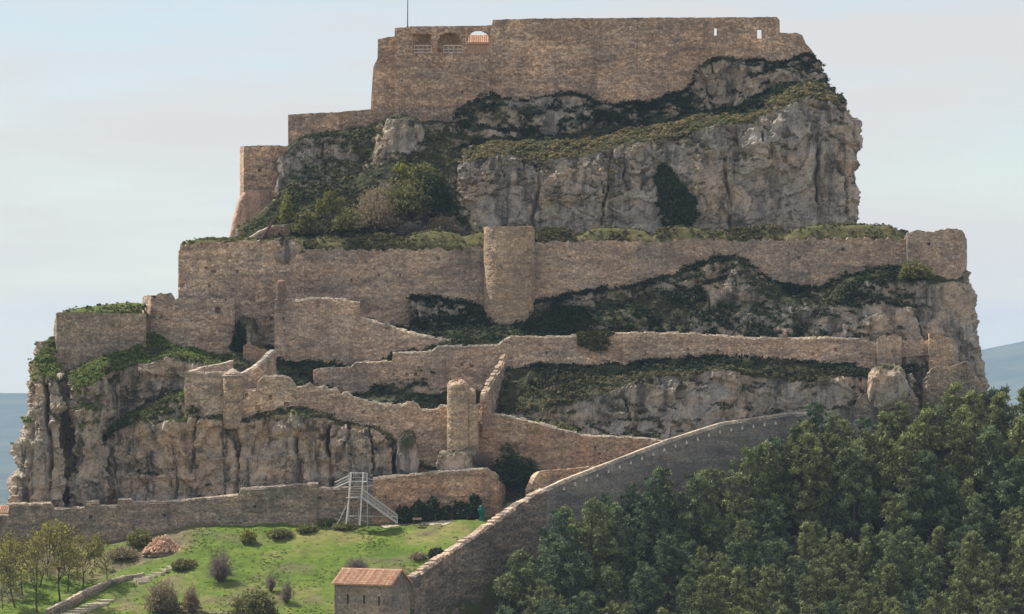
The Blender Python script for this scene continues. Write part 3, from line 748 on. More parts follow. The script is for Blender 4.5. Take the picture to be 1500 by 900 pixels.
    if coping is not None:
        # capstones following the crest
        ch, ov, cmat = coping[:3]; rough = coping[3] if len(coping) > 3 else 0.25
        mb = MB(); s = 0.0
        while s < L[-1] - 0.05:
            e = s + random.uniform(0.45, 0.95) if rough > .5 else s + random.uniform(0.7, 1.1)
            kn = L[(L > s + 0.03) & (L < e)]
            if len(kn): e = kn[0]
            e = min(L[-1], e)
            if e - s > 0.12:
                dz0 = random.uniform(-.5, .9) * rough * ch * 2.5
                def at(t, side, dz):
                    xx, yy = np.interp(t, u, x), np.interp(t, u, y)
                    ax, ay = np.interp(t, u, nx), np.interp(t, u, ny)
                    o_ = (ov * random.uniform(1 - 2 * rough, 1 + rough) - (min(.32, th * .3) if dz > -.2 and dz != -.25 else 0)) if side > 0 else -(th + ov)
                    return (xx + ax * o_, yy + ay * o_, np.interp(t, L, pts[:, 2]) + jag * 0.4 + dz)
                h = ch * random.uniform(1 - .5 * rough, 1 + rough) + dz0
                mb.hexa([at(s + .02, 1, -0.25), at(e - .02, 1, -0.25), at(e - .02, -1, -0.25), at(s + .02, -1, -0.25), at(s + .02, 1, h), at(e - .02, 1, h), at(e - .02, -1, h), at(s + .02, -1, h)])
            s = e
        mb.build('coping', cmat, o, kind='stuff')
    return o

def arch(x0, x1, spring, base):
    cxm = (x0 + x1) / 2; r_ = (x1 - x0) / 2
    return lambda a, b: (np.abs(a - cxm) < r_) & (b < base) & ((b > spring) | ((a - cxm) ** 2 + (b - spring) ** 2 < r_ * r_))

def holes_at(pts, w=3.2, h=3.2, dep=0.5):
    return [((x - w / 2, r_ - h / 2, x + w / 2, r_ + h / 2), dep) for x, r_ in pts]

# --- topmost castle
wall('castle_wall', 'long brown curtain wall on the summit with two see-through slits', 'wall',
     [(716, 62, 66), (719, 45, 66), (722, 29, 66), (820, 27, 66), (960, 26, 66), (1040, 26, 66), (1138, 25, 66), (1142, 29, 66), (1142, 48, 66), (1168, 48.5, 66.3), (1176, 52, 67), (1180, 64, 68), (1190, 75, 69.5)],
     [(700, 240), (900, 200), (1000, 170), (1050, 125), (1200, 130)], M['wall_keep'], th=1.3, jag=0.05, disp=0.06,
     holes=[((1046.5, 41, 1050.5, 52.5), None), ((1109, 44, 1115.5, 56), None)] + holes_at([(1019, 60), (822, 92), (1024, 104), (814, 116)], 3, 3))
wall('castle_wall', 'lower summit wall with a corner pillar in front of the arched gallery', 'wall',
     [(578, 41.5, 65), (590, 40, 65), (603, 41, 65), (603.3, 79, 65), (660, 77.5, 65), (717, 78, 65.1)],
     [(570, 230), (720, 230)], M['wall_keep'], th=1.6, jag=0.06, holes=holes_at([(700, 115), (677, 135)]))
gw = wall('gallery_wall', 'gallery wall on the summit with one blind and one open round arch', 'wall',
     [(600, 39, 70.5), (660, 38.5, 70.5), (722, 37.5, 70.5)], [(600, 90), (722, 90)], M['wall_keep'], th=0.8, res=0.16, jag=0.04,
     holes=[(arch(640, 677, 66, 84), None), (arch(685, 717, 61, 80), None), ((605, 50, 632, 84), None)])
ga, gb = P(599, 90, 73), P(681, 36, 73)
t = MB(); t.box(ga[0], 73.0, ga[2], gb[0], 73.6, gb[2] - .6); t.build('back_wall', M['wall_tan'], gw)
t = MB(); t.box(ga[0], 71.4, gb[2] - .85, gb[0], 73.0, gb[2] - .6); t.build('shade_slab', M['wall_keep'], gw)  # slab added to keep overhead light out, so the arches look dark
for k, (a, b, y) in enumerate(((607, 632, 66.8), (650, 678, 66.8))):
    mb = MB(); g = empty('railing', P((a + b) / 2, 78, y), ('pale guard rail in front of the dark gallery bay', 'pale guard rail in front of the blind arch')[k], 'railing')
    for j in range(5):
        p = P(a + (b - a) * j / 4, 79, y); q = P(a + (b - a) * j / 4, 67.5, y)
        t = MB(); t.tube(p - g.location, q - g.location, 0.035); t.build('post', M['galv'], g)
    for row in (67, 72.5, 77):
        t = MB(); t.tube(P(a, row, y) - np.array(g.location), P(b, row, y) - np.array(g.location), 0.04); t.build('rail', M['galv'], g)
wall('wall_tower', 'narrow brown turret with battered flank left of the corner pillar', 'tower',
     [(542.5, 172, 66), (544, 140, 66), (547, 98, 66), (553, 86, 66), (553.6, 58, 66), (566, 55, 66), (580, 53, 66)], [(540, 235), (585, 235)], M['wall_keep'], th=4.0, jag=0.04)
wall('castle_wall', 'plain brown wall stepping down left of the narrow turret', 'wall',
     [(422, 168, 62.5), (440, 167, 62.5), (500, 164, 62.8), (546, 160, 63.2)], [(420, 330), (550, 260)], M['wall_keep'], th=2.0, jag=0.05)
wall('castle_wall', 'lowest brown upper wall rising from a pink earthy flank', 'wall',
     [(357, 214, 58), (390, 213, 59), (421, 214, 60)], [(350, 330), (430, 330)], M['wall_keep'], th=3.0, jag=0.05, holes=holes_at([(380, 250), (402, 238)]))
M['rock_pink'] = rock_material('pink_rock', (0.46, 0.31, 0.235), (0.54, 0.36, 0.265), stain=0.35)
loft('rock_flank', [[(331, 372, 55.6), (420, 372, 56.5)], [(335, 345, 56.2), (418, 345, 57)], [(340, 322, 56.7), (416, 322, 57.4)], [(347, 300, 57.1), (414, 300, 57.8)], [(353, 286, 57.4), (414, 284, 58)], [(358, 276, 57.9), (414, 276, 58.6)], [(360, 274, 62), (414, 274, 63)]],
    M['rock_pink'], seed=540, wrap=(9, 0), rnd=(1.0, 0), amp=0.22, vegbias=-0.4, blocks=0.5, label='pink earthy rock flank below the lowest upper wall')
mb = MB(); mb.tube(P(597, 42, 66), P(597.5, -14, 66), 0.075, 0.05, 8)
pole = empty('antenna_pole', P(597, 42, 66), 'thin dark mast rising from the summit corner pillar', 'mast')
t = MB(); t.tube(P(597, 43, 65.8) - P(597, 42, 66), P(597.4, -14, 65.8) - P(597, 42, 66), 0.10, 0.06, 8); t.build('mast', M['steel_pole'], pole)
t = MB(); b0 = P(597, 41.5, 65.8) - P(597, 42, 66); t.tube(b0, b0 + np.array([0, 0, .35]), 0.22, 0.16, 8); t.build('foot', M['steel_pole'], pole)

def tiled_roof(root, L, D, pitch, z0, over=0.3, pitch_tile=0.24, both=True):
    """half-round clay tile courses, one object a row of tiles down the slope, ridge tiles on top"""
    n = int(L / pitch_tile); run = D / 2 + over; rise = run * math.tan(pitch); sl = math.hypot(run, rise)
    rows = 9; r_ = pitch_tile * 0.42
    verts = []; faces = []
    m = 6
    for k in range(rows):                                   # overlapping tiles of one column, along local +s
        s0 = sl * k / rows; s1 = sl * (k + 1.12) / rows
        for si, (s, rr, lift) in enumerate(((s0, r_, 0.045), (s1, r_ * 0.86, 0.01))):
            for j in range(m + 1):
                a = math.pi * j / m
                verts.append((math.cos(a) * rr, s, math.sin(a) * rr + lift))
        b = k * 2 * (m + 1)
        for j in range(m): faces.append((b + j, b + j + 1, b + m + 1 + j + 1, b + m + 1 + j))
    me = bpy.data.meshes.new('tile_row'); me.from_pydata(verts, [], faces); me.update(); me.materials.append(M['tile'])
    slab = MB()
    for sgn in ((-1, 1) if both else (-1,)):
        y0 = sgn * run
        slab.hexa([(-L/2-over, y0, z0 - over * math.tan(pitch) - .1), (L/2+over, y0, z0 - over * math.tan(pitch) - .1), (L/2+over, 0, z0 + rise - over*math.tan(pitch) - .1), (-L/2-over, 0, z0 + rise - over*math.tan(pitch) - .1),
                   (-L/2-over, y0, z0 - over * math.tan(pitch) + .03), (L/2+over, y0, z0 - over * math.tan(pitch)+.03), (L/2+over, 0, z0 + rise - over*math.tan(pitch)+.03), (-L/2-over, 0, z0 + rise - over*math.tan(pitch)+.03)])
    ro = slab.build('roof', M['tile'], root)
    nn = int((L + 2 * over) / pitch_tile)
    for sgn in ((-1, 1) if both else (-1,)):
        for i in range(nn):
            o = bpy.data.objects.new('tile_row', me); COL.objects.link(o); o.parent = ro
            o.location = (-L/2 - over + (i + 0.5) * (L + 2*over) / nn, sgn * (run + 0.06), z0 - over * math.tan(pitch) + 0.02)
            o.rotation_euler = (pitch, 0, 0) if sgn < 0 else (pitch, 0, math.pi)
    rid = MB(); rid.tube((-L/2 - over - .02, 0, z0 + rise - over*math.tan(pitch) + .02), (L/2 + over + .02, 0, z0 + rise - over*math.tan(pitch) + .02), 0.14, n=8); rid.build('ridge', M['tile'], ro)
    return ro

ub = P(701, 79, 84)
h2 = empty('tiled_building', ub, 'sunlit building with orange tiled roof seen through the open arch', 'building')
t = MB(); t.box(-4.2, -2.2, -2.0, 4.2, 2.2, 1.75); t.build('wall', M['plaster'], h2)
tiled_roof(h2, 8.4, 4.4, R(30), 1.75, pitch_tile=0.34)

# --- long rampart tier
wall('rampart', 'long grey-brown rampart under the turf terrace with a wavy rock foot', 'wall',
     [(440, 363, 33), (520, 366, 33.6), (600, 367, 34), (712, 363, 34), (780, 354, 34), (950, 353, 34), (1100, 351, 34), (1332, 349, 34)],
     [(440, 520), (600, 500), (705, 480), (780, 470), (1000, 440), (1180, 450), (1330, 430)], M['wall_warm'], th=1.4, jag=0.26, disp=0.06,
     holes=holes_at([(448, 404), (515, 410), (555, 403), (586, 403), (642, 380), (823, 381), (834, 376), (1046, 370), (1235, 365), (1170, 378), (515, 455)], 4, 4))
def tower(name, label, cat, px, wpx, row0, row1, y, mat, flare=0.0, dome=False, ruin=0.0, group=None, cone=None, seed=3, res=0.22, th=None):
    r_ = wpx * 0.05 * (DIST + y) / DIST
    zt = P(px, row0, y)[2]; zb = P(px, row1, y)[2]; c = P(px, row0, y)
    na = max(24, int(2 * math.pi * r_ / res)); nz = max(6, int((zt - zb) / res))
    a = np.linspace(0, 2 * np.pi, na, endpoint=False); z = np.linspace(zb, zt, nz + 1)
    A, Z = np.meshgrid(a, z, indexing='ij')
    rr = r_ * (1 + flare * (zt - Z) / (zt - zb)) 
    G = np.stack([c[0] + rr * np.cos(A), y + rr * np.sin(A), Z], -1)
    _, _, rv = worley(G / np.array([.8, .8, .4]), seed)
    rr = rr + 0.03 * (rv - .5) * 2 + 0.05 * fbm(G / 1.5, 3, seed)
    Zr = Z.copy()
    topn = ruin * fbm(np.stack([np.cos(A) * 1.6, np.sin(A) * 1.6, A * 0], -1), 3, seed + 2)
    Zr += topn * sstep(zt - 2.5, zt, Z)
    V = [np.stack([c[0] + rr * np.cos(A), y + rr * np.sin(A), Zr], -1)]
    if dome:
        for t_ in (0.25, 0.5, 0.75, 1.0):
            ang = t_ * math.pi / 2
            V.append(np.stack([c[0] + rr[:, -1:] * max(math.cos(ang), 0.02) * np.cos(A[:, :1]), y + rr[:, -1:] * max(math.cos(ang), 0.02) * np.sin(A[:, :1]), Zr[:, -1:] + r_ * 0.55 * math.sin(ang)], -1))
    else:
        ti = th or r_ * 0.3
        V.append(np.stack([c[0] + (rr[:, -1:] - ti) * np.cos(A[:, :1]), y + (rr[:, -1:] - ti) * np.sin(A[:, :1]), Zr[:, -1:] - 0.03], -1))
        V.append(np.stack([c[0] + (rr[:, -1:] - ti) * np.cos(A[:, :1]), y + (rr[:, -1:] - ti) * np.sin(A[:, :1]), Zr[:, -1:] - 0.7], -1))
        V.append(np.stack([c[0] + 0.02 * np.cos(A[:, :1]), y + 0.02 * np.sin(A[:, :1]), Zr[:, -1:] - 0.7], -1))
    G = np.concatenate(V, 1); nu, nv = G.shape[:2]
    idx = np.arange(nu * nv).reshape(nu, nv); nx = np.roll(idx, -1, 0)
    q = np.stack([idx[:, :-1], nx[:, :-1], nx[:, 1:], idx[:, 1:]], -1).reshape(-1, 4)
    o = link(name, make_mesh(name, G.reshape(-1, 3), q), mat, label=label, cat=cat, group=group)
    if cone:
        mb = MB(); cz = zt; n = 20
        ring = [(c[0] + r_ * 1.08 * math.cos(2*math.pi*k/n), y + r_ * 1.08 * math.sin(2*math.pi*k/n), cz) for k in range(n)]
        r2 = [(c[0] + r_ * 0.35 * math.cos(2*math.pi*k/n), y + r_ * 0.35 * math.sin(2*math.pi*k/n), cz + cone * .8) for k in range(n)]
        mb.add(ring + r2 + [(c[0], y, cz + cone)], [(k, (k+1) % n, n + (k+1) % n, n + k) for k in range(n)] + [(n + k, n + (k+1) % n, 2*n) for k in range(n)] + [tuple(range(n))[::-1]])
        mb.build('cap', M['coping'], o)
    return o
rt = tower('round_tower', 'tall tan half-round tower projecting from the long rampart', 'tower', 746, 74, 333, 476, 33.2, M['wall_tan'], flare=0.01, ruin=0.08, seed=31)
for k in range(3):
    c = P(752 + 12 * k, 333.5 - (k == 1), 31.5 + 0.4 * k)
    t = MB(); t.box(c[0]-.6, c[1]-.5, c[2]-.25, c[0]+.5, c[1]+.5, c[2]+0.12 + .1 * (k == 2)); t.build('crest_stone', M['coping'], rt)
wall('corner_tower', 'low broken corner tower at the right end of the long rampart', 'tower',
     [(1326, 346, 37), (1329, 341, 31.5), (1345, 337, 31.2), (1368, 341, 31.2), (1372, 337, 31.2), (1400, 335.5, 31.4), (1410, 338, 33), (1416, 350, 38), (1416, 372, 40)],
     [(1320, 425), (1420, 425)], M['wall_warm'], th=1.5, jag=0.12, holes=holes_at([(1361, 358)], 5, 6, 0.7))
wall('bastion_wall', 'high left bastion of weathered stone with pitted upper face', 'wall',
     [(261.5, 369, 38), (262, 367, 29.5), (268, 360, 29.5), (300, 356, 29.5), (352, 353, 29.5), (400, 353, 30.5), (430, 356, 31.5), (446, 362, 33)],
     [(255, 530), (446, 530)], M['wall_warm'], th=2.0, jag=0.14, disp=0.08, pit=0.25,
     holes=holes_at([(302, 392), (313, 398), (306, 419), (348, 398), (398, 466)], 5, 5, 0.5))
wall('bastion_wall', 'lower left wall with broken merlons, sunlit end and square window', 'wall',
     [(209, 437, 34), (211, 434, 32), (221, 433, 27), (227, 438, 27), (230, 432, 27), (236, 429.5, 27), (250, 430, 27), (254, 435, 27), (256, 440, 27), (259, 438, 27), (264, 436, 27), (344, 438, 27)],
     [(205, 520), (260, 528), (344, 540)], M['wall_warm'], th=1.6, jag=0.1, disp=0.06,
     holes=[((314.5, 450, 322.5, 459.5), 0.9)] + holes_at([(236, 466), (280, 470), (330, 440)], 3, 3))
wall('outer_wall', 'outermost dark grey wall carrying a grassy mound', 'wall',
     [(78, 500, 30), (80, 470, 24), (83, 458, 18.3), (120, 458, 18.3), (124, 458, 18.5), (214, 460, 20.3)], [(70, 585), (110, 580), (140, 555), (214, 530)], M['wall_grey'], th=1.5, jag=0.08, disp=0.06)
wall('rampart', 'second rampart with tile-capped crest descending to the right of the sentry box', 'wall',
     [(402, 440, 25), (425, 439, 25), (432, 441, 25), (445, 440, 25), (452, 438, 25), (490, 438, 25), (527, 444, 25), (527.4, 465, 25), (545, 472, 24.6), (570, 480, 24.2), (600, 488, 23.6), (640, 497, 23.2), (662, 499, 23)],
     [(400, 545), (470, 550), (520, 555), (600, 535), (662, 520)], M['wall_warm'], th=1.3, jag=0.1, disp=0.05, coping=(0.16, 0.04, M['coping'], 0.4), holes=holes_at([(398, 466), (415, 466)], 3, 4))
tower('sentry_box', 'small domed reddish sentry box standing on the second rampart', 'sentry box', 412, 14, 414, 446, 25.6, M['wall_pink'], dome=True, seed=41, res=0.14)
wp = P(567, 476, 24.0); mb = MB(); mb.box(wp[0]-.5, wp[1]-.4, wp[2]-.3, wp[0]+.4, wp[1]+.4, wp[2]+.45); mb.box(wp[0]-.35, wp[1]-.3, wp[2]+.45, wp[0]+.3, wp[1]+.3, wp[2]+.62)
mb.build('stone_block', M['coping'], label='single pale stone block on the crest of the second rampart', cat='stone')

# --- middle tier
wall('rampart', 'stepped middle rampart climbing to the right below the second wall', 'wall',
     [(458, 552, 21), (460, 542, 20), (490, 540, 20), (513, 540, 20), (518, 535, 20), (524, 532, 20), (574, 530, 20), (575, 518, 20), (632, 516, 20), (640, 509, 20), (690, 508, 20), (730, 507, 20), (738, 499, 20), (748, 494, 20), (752, 494, 20)],
     [(455, 590), (600, 600), (752, 590)], M['wall_warm'], th=1.2, jag=0.07, disp=0.06, coping=(0.17, 0.03, M['coping'], 0.4),
     holes=holes_at([(633, 545), (677, 534), (690, 537), (608, 549), (595, 549)], 5, 5, 0.4))
wall('rampart', 'long low middle rampart with an ivy patch running to the square bastion', 'wall',
     [(751, 494, 20), (800, 495, 20), (850, 493, 20.2), (900, 489, 20.6), (960, 489, 21), (1020, 490, 21.3), (1080, 495, 21.6), (1140, 497, 22), (1200, 496, 22), (1260, 498, 22), (1285, 506, 22)],
     [(751, 555), (850, 560), (1000, 545), (1285, 560)], M['wall_warm'], th=1.2, jag=0.10, disp=0.06, coping=(0.17, 0.03, M['coping'], 0.4),
     holes=holes_at([(801, 517), (1225, 513), (1190, 520), (1008, 513), (1050, 515), (1100, 518)], 4, 4, 0.4))
wall('wall_bastion', 'square ruined bastion where the long middle rampart ends', 'bastion',
     [(1283, 505, 25), (1285, 497, 21), (1290, 494, 20.8), (1305, 493, 20.8), (1320, 494, 20.8), (1322, 497, 25)], [(1280, 585), (1330, 585)], M['wall_warm'], th=1.0, jag=0.15)
wall('wall_link', 'short link wall between square bastion and rock turret', 'wall',
     [(1318, 499, 23.4), (1340, 499, 23.4), (1364, 498, 23.6)], [(1318, 524), (1364, 520)], M['wall_warm'], th=0.9, jag=0.12)
wall('turret', 'small square turret built against the bare right-hand rock', 'turret',
     [(1359, 489, 26), (1361, 487.5, 22.2), (1378, 487, 22), (1379, 492, 22.4), (1396, 495, 25)], [(1355, 560), (1400, 560)], M['wall_tan'], th=0.9, jag=0.08)
wall('cross_wall', 'steep cross wall running down from the middle rampart to the twin tower', 'wall',
     [(712, 592, 8.4), (713, 580, 9), (722, 561, 12.5), (737, 537, 17.5), (744, 520, 19.5), (750, 498, 20.5)], [(700, 640), (760, 640)], M['wall_warm'], th=0.95, jag=0.2, coping=(0.16, 0.0, M['wall_tan'], 0.7))
wall('wall_stub', 'small warm sunlit stub of masonry between twin tower and cross wall', 'wall',
     [(698, 591, 8.5), (706, 590, 7.6), (712, 587, 7.4), (719, 587, 7.4)], [(695, 640), (720, 640)], M['wall_pink'], th=1.6, jag=0.05)

# --- lower tier
wall('enclosure_wall', 'square forework wall left of the conical turret', 'wall',
     [(336, 530, 16.5), (312, 536, 14), (290, 540, 12), (270, 546, 8.6), (300, 546, 8.5), (331, 546, 8.5)], [(260, 625), (340, 625)], M['wall_warm'], th=0.9, jag=0.05, coping=(0.12, 0.05, M['coping']))
tower('corner_turret', 'slim round corner turret with pale conical cap', 'turret', 341, 29, 551, 628, 7.9, M['wall_tan'], cone=1.15, dome=True, seed=51, res=0.16)
wall('enclosure_wall', 'curving forework wall with pale coping rising behind the conical turret', 'wall',
     [(352, 550, 9.4), (364, 545, 10.2), (376, 538, 11.5), (388, 529, 13), (398, 519, 15), (405, 514, 17.5)], [(345, 610), (410, 610)], M['wall_warm'], th=0.9, jag=0.05, coping=(0.12, 0.05, M['coping']))
wall('enclosure_wall', 'ragged inner wall standing inside the forework', 'wall',
     [(356, 508, 19), (364, 502, 19), (372, 508, 19), (382, 511, 19), (394, 516, 19)], [(350, 560), (398, 560)], M['wall_pink'], th=1.0, jag=0.15)
cren = [(354, 570, 8.2), (366, 573, 8.2), (376, 572, 8.2), (378, 560, 8.2), (384, 553, 8.2), (415, 551.5, 8.2), (424, 554, 8.2), (430, 561, 8.2), (434, 567, 8.2), (448, 566, 8.2), (455, 563, 8.2), (461, 568, 8.2), (468, 568, 8.2), (475, 566, 8.2), (482, 573, 8.2), (488, 571, 8.2), (494, 572, 8.2), (499, 580, 8.2), (504, 575, 8.2), (511, 576, 8.2), (518, 584, 8.2), (530, 587, 8.2), (545, 590, 8.2), (565, 594, 8.2), (588, 594, 8.2), (597, 590, 8.2), (606, 590, 8.2), (612, 594, 8.2), (616, 602, 8.2), (640, 601, 8.2), (644, 596, 8.2), (658, 596, 8.2)]
wall('rampart', 'lower crenellated rampart with scalloped crest between conical turret and twin tower', 'wall',
     cren, [(350, 640), (540, 645), (560, 720), (660, 720)], M['wall_warm'], th=1.1, jag=0.06, disp=0.07, coping=(0.16, 0.03, M['coping'], 0.4), pit=0.15,
     holes=holes_at([(361, 579), (396, 583), (377, 598), (420, 593), (532, 604)], 6, 6, 0.5))
tt = empty('twin_tower', P(675, 680, 6.5), 'ruined twin tan tower on a rock plinth in the lower wall', 'tower')
for spec in ((671, 32, 566, 676, 6.0), (686, 22, 575, 640, 6.9), (692, 17, 596, 662, 6.2)):
    o = tower('shaft', None, None, *spec, M['wall_tan'], dome=True, ruin=0.55, seed=60 + spec[0], flare=0.05, res=0.17)
    o.parent = tt; o.matrix_parent_inverse = tt.matrix_world.inverted()
    o.location = -np.array(tt.location)
wall('rampart', 'lower rampart falling from the twin tower to the diagonal wall', 'wall',
     [(698, 617, 8), (708, 612, 8), (716, 610, 8), (724, 607.5, 8), (745, 611, 7.8), (790, 622, 7.2), (845, 636, 6.2), (850, 639, 6.2), (900, 641, 5.4), (940, 643, 4.8), (980, 648, 4.2)],
     [(695, 720), (800, 730), (980, 690)], M['wall_red'], th=1.1, jag=0.07, disp=0.05, coping=(0.16, 0.03, M['coping'], 0.4), holes=holes_at([(873, 656), (890, 660), (878, 665)], 3, 3))
wall('low_wall', 'low reddish wall between lower rampart and diagonal wall', 'wall',
     [(776, 718, -1), (780, 708, -0.6), (785, 698, 0), (790, 691, 0.4), (830, 687, 1.4), (872, 683, 2.2)], [(770, 740), (875, 715)], M['wall_red'], th=0.9, jag=0.07)
low = [(-40, 757, 0), (13, 756, 0), (13.4, 739.5, 0), (74, 738, 0), (76, 741, 0), (78, 747, 0), (124, 744.5, 0), (124.4, 736, 0), (145, 735.5, 0), (145.4, 743, 0), (172, 741.5, 0), (172.4, 733, 0), (192, 732, 0), (194, 737, 0), (262, 735, 0), (300, 730, 0), (350, 726, 0), (352, 717.5, 0), (420, 712, 0), (466, 708.5, 0), (467, 716, 0), (500, 715.5, 0), (546, 713, 0.2), (546.4, 701.5, 0.2), (600, 697, 0.5), (650, 692, 0.8), (700, 688.5, 1), (714, 687.5, 1), (720, 693, 1.2), (728, 695, 1.4), (735, 702, 2), (740, 716, 3)]
wall('rampart', 'long lower rampart of grey stone with low square merlons behind the meadow', 'wall',
     low[:23], [(-40, 840), (300, 835), (400, 800), (560, 790)], M['wall_grey'], th=1.2, jag=0.06, disp=0.08, coping=(0.16, 0.04, M['coping'], 0.3),
     holes=holes_at([(468, 729), (132, 758), (372, 742), (240, 755)], 5, 5, 0.5))
wall('rampart', 'reddish end of the lower rampart right of the metal stairs', 'wall',
     low[22:], [(546, 790), (740, 790)], M['wall_red'], th=1.2, jag=0.08, disp=0.08, coping=(0.16, 0.03, M['coping'], 0.4), pit=0.2, holes=holes_at([(565, 728)], 4, 4, 0.4))
wall('diagonal_wall', 'rough dark stone rampart climbing from the small house along the meadow edge', 'wall',
     DIAG[2:8], [(608, 1010), (700, 950), (800, 850)], M['wall_dark'], th=1.3, jag=0.30, disp=0.10, coping=(0.10, 0.05, M['wall_warm'], 0.7))
loops = []
for k in range(20):
    t = k / 19.0; px = 826 + t * 310
    row = np.interp(px, [d[0] for d in DIAG], [d[1] for d in DIAG]) + 10
    loops.append((px, row))
dsm = wall('diagonal_wall', 'smooth grey rampart with pale coping and a row of pale wedges for sunlit loopholes above the pines', 'wall',
     DIAG[7:], [(795, 860), (900, 830), (1000, 780), (1190, 720)], M['wall_smooth'], th=0.8, res=0.2, jag=0.0, disp=0.015, coping=(0.22, 0.08, M['coping'], 0.05))
for px, row in loops:
    yv = np.interp(px, [d[0] for d in DIAG], [d[2] for d in DIAG]); c = P(px, row, yv)
    j = int(np.argmin([abs(d[0] - px) for d in DIAG])); tv = DW[min(j + 1, len(DW) - 1)] - DW[j - 1]; tv = tv[:2] / np.hypot(*tv[:2]); nv_ = np.array([tv[1], -tv[0]])
    t = MB()
    def lp(a, z, o_): return (c[0] + tv[0] * a + nv_[0] * o_, c[1] + tv[1] * a + nv_[1] * o_, c[2] + z)
    t.hexa([lp(-.17, -.24, -.2), lp(.17, -.24, -.2), lp(.17, -.24, .12), lp(-.17, -.24, .12), lp(-.06, .24, -.2), lp(.06, .24, -.2), lp(.06, .24, .12), lp(-.06, .24, .12)])
    t.build('lit_loophole_wedge', M['lit_loophole'], dsm)  # pale wedge; light seen through the loophole is put into its colour
wall('ruined_wall', 'dark ruined gable wall standing among the pine tops', 'wall',
     [(1246, 612, 16), (1249, 600, 15), (1254, 588, 14), (1262, 578, 14), (1276, 576, 14), (1292, 578, 14), (1302, 584, 14), (1310, 581, 14), (1345, 582, 14)], [(1240, 660), (1350, 660)], M['wall_grey'], th=0.9, jag=0.12, disp=0.08)
wall('ruined_wall', 'ruined pale wall with sloping crest at the right foot of the rock', 'wall',
     [(1349, 572, 19), (1352, 556, 17.6), (1358, 547, 17), (1366, 540, 17), (1395, 536, 17), (1410, 530, 17), (1419, 529, 17), (1422, 538, 17), (1427, 542, 17.6), (1428, 560, 20)], [(1345, 640), (1430, 640)], M['wall_grey'], th=1.0, jag=0.14, disp=0.08)
wall('parapet', 'low pink parapet curving round the top of the left bastion', 'wall',
     [(366, 349, 40), (380, 341, 41), (392, 335, 42.5), (402, 332, 43.5), (418, 330, 44), (434, 328, 44.5)], [(360, 358), (440, 350)], M['wall_pink'], th=0.5, jag=0.03, coping=(0.1, 0.05, M['coping']))
bm = empty('timber_gun', P(388, 349, 36), 'dark timber beam tilted upwards on the left bastion', 'beam')
o0 = P(388, 349, 36)
t = MB(); t.tube(P(384, 350, 36) - o0, P(402, 321, 36.5) - o0, 0.28, 0.17, 8); t.build('barrel', M['wood'], bm)
t = MB(); t.tube(P(376, 350, 36) - o0, P(396, 348, 36) - o0, 0.2, 0.2, 6); t.build('bed', M['wood'], bm)
for dx in (-5, 5):
    t = MB(); t.tube(P(388 + dx, 352, 35.7) - o0, P(390, 340, 36) - o0, 0.11, 0.11, 6); t.build('strut', M['wood'], bm)

# ------------------------------------------------------------------ small house
hb = P(545, 900, -37.5); hb[2] = P(545, 854, -37.5)[2]
house = empty('stone_house', (hb[0], hb[1] + 1.0, hb[2] - 6), 'small stone guard house with orange tiled roof on the meadow edge', 'house', rotz=R(-27))
HL, HD = 8.9, 5.4
t = MB(); t.box(-HL/2, -HD/2, -1.5, HL/2, HD/2, 6.0)
rise = HD / 2 * math.tan(R(33))
t.add([(-HL/2, -HD/2, 6), (-HL/2, HD/2, 6), (-HL/2, 0, 6 + rise), (HL/2, -HD/2, 6), (HL/2, HD/2, 6), (HL/2, 0, 6 + rise)], [(0, 2, 1), (3, 4, 5), (0, 3, 5, 2), (1, 2, 5, 4)])
hw = t.build('wall', M['wall_house'], house)
tiled_roof(house, HL, HD, R(33), 6.0, over=0.28, pitch_tile=0.27)
for x, z0, z1 in ((-2.35, 3.1, 4.5), (0.2, 3.2, 4.4), (2.55, 3.0, 4.3)):
    t = MB(); t.box(x - .13, -HD/2 - .02, z0, x + .13, -HD/2 + .1, z1); w_ = t.build('loophole', M['slit_shade'], house)  # solid dark slab; the slit's inner shade is put into its colour
    t = MB(); t.box(x - .25, -HD/2 - .05, z1 + .01, x + .25, -HD/2 + .05, z1 + .16); t.build('lintel', M['wall_tan'], w_)
t = MB(); t.box(-HL/2 - .06, -HD/2 - .06, 5.72, HL/2 + .06, -HD/2 + .02, 5.86); t.build('eaves_course', M['coping'], house)

# tiled roof end showing behind the lower rampart
rb = P(-27, 756, 4.5)
h3 = empty('tiled_building', (rb[0], rb[1], rb[2] - 2.3), 'low building with a red tiled roof end behind the lower rampart', 'building')
t = MB(); t.box(-4, -2.2, -4, 4, 2.2, 2.85); t.build('wall', M['plaster'], h3)
tiled_roof(h3, 8.0, 4.4, R(22), 2.85, pitch_tile=0.3)

# ------------------------------------------------------------------ metal stairs
sy = -3.6
S0 = P(520, 770, sy); S0[2] = float(ground_z(S0[0], sy))
st = empty('metal_stairs', (S0[0], sy, S0[2]), 'galvanised metal stairs climbing over the lower rampart', 'stairs')
o0 = np.array([S0[0], sy, S0[2]])
def sp(px, row, dy=0.0): return P(px, row, sy + dy) - o0
def bar(name, a, b, r_, mat='galv', n=6):
    t = MB(); t.tube(a, b, r_, None, n); return t.build(name, M[mat], st)
for px0, px1, mat in ((514.5, 507, 'pale_pole'), (532.5, 527, 'pale_pole')):
    bar('leg', sp(px0, 692), sp(px0 - 3, 728), 0.12, mat); bar('leg', sp(px0 - 3, 728), sp(px1, 770), 0.12, mat)
for px in (511, 538): bar('leg', sp(px, 693, 2.0), sp(px, 771, 2.0), 0.07)
bar('leg', sp(525, 744, 1.0), sp(525, 770, 1.0), 0.06)
bar('brace', sp(507, 742), sp(494, 768), 0.06)
bar('brace', sp(508, 755), sp(540, 766, 1.0), 0.05); bar('brace', sp(512, 756), sp(582, 757, 0.2), 0.05)
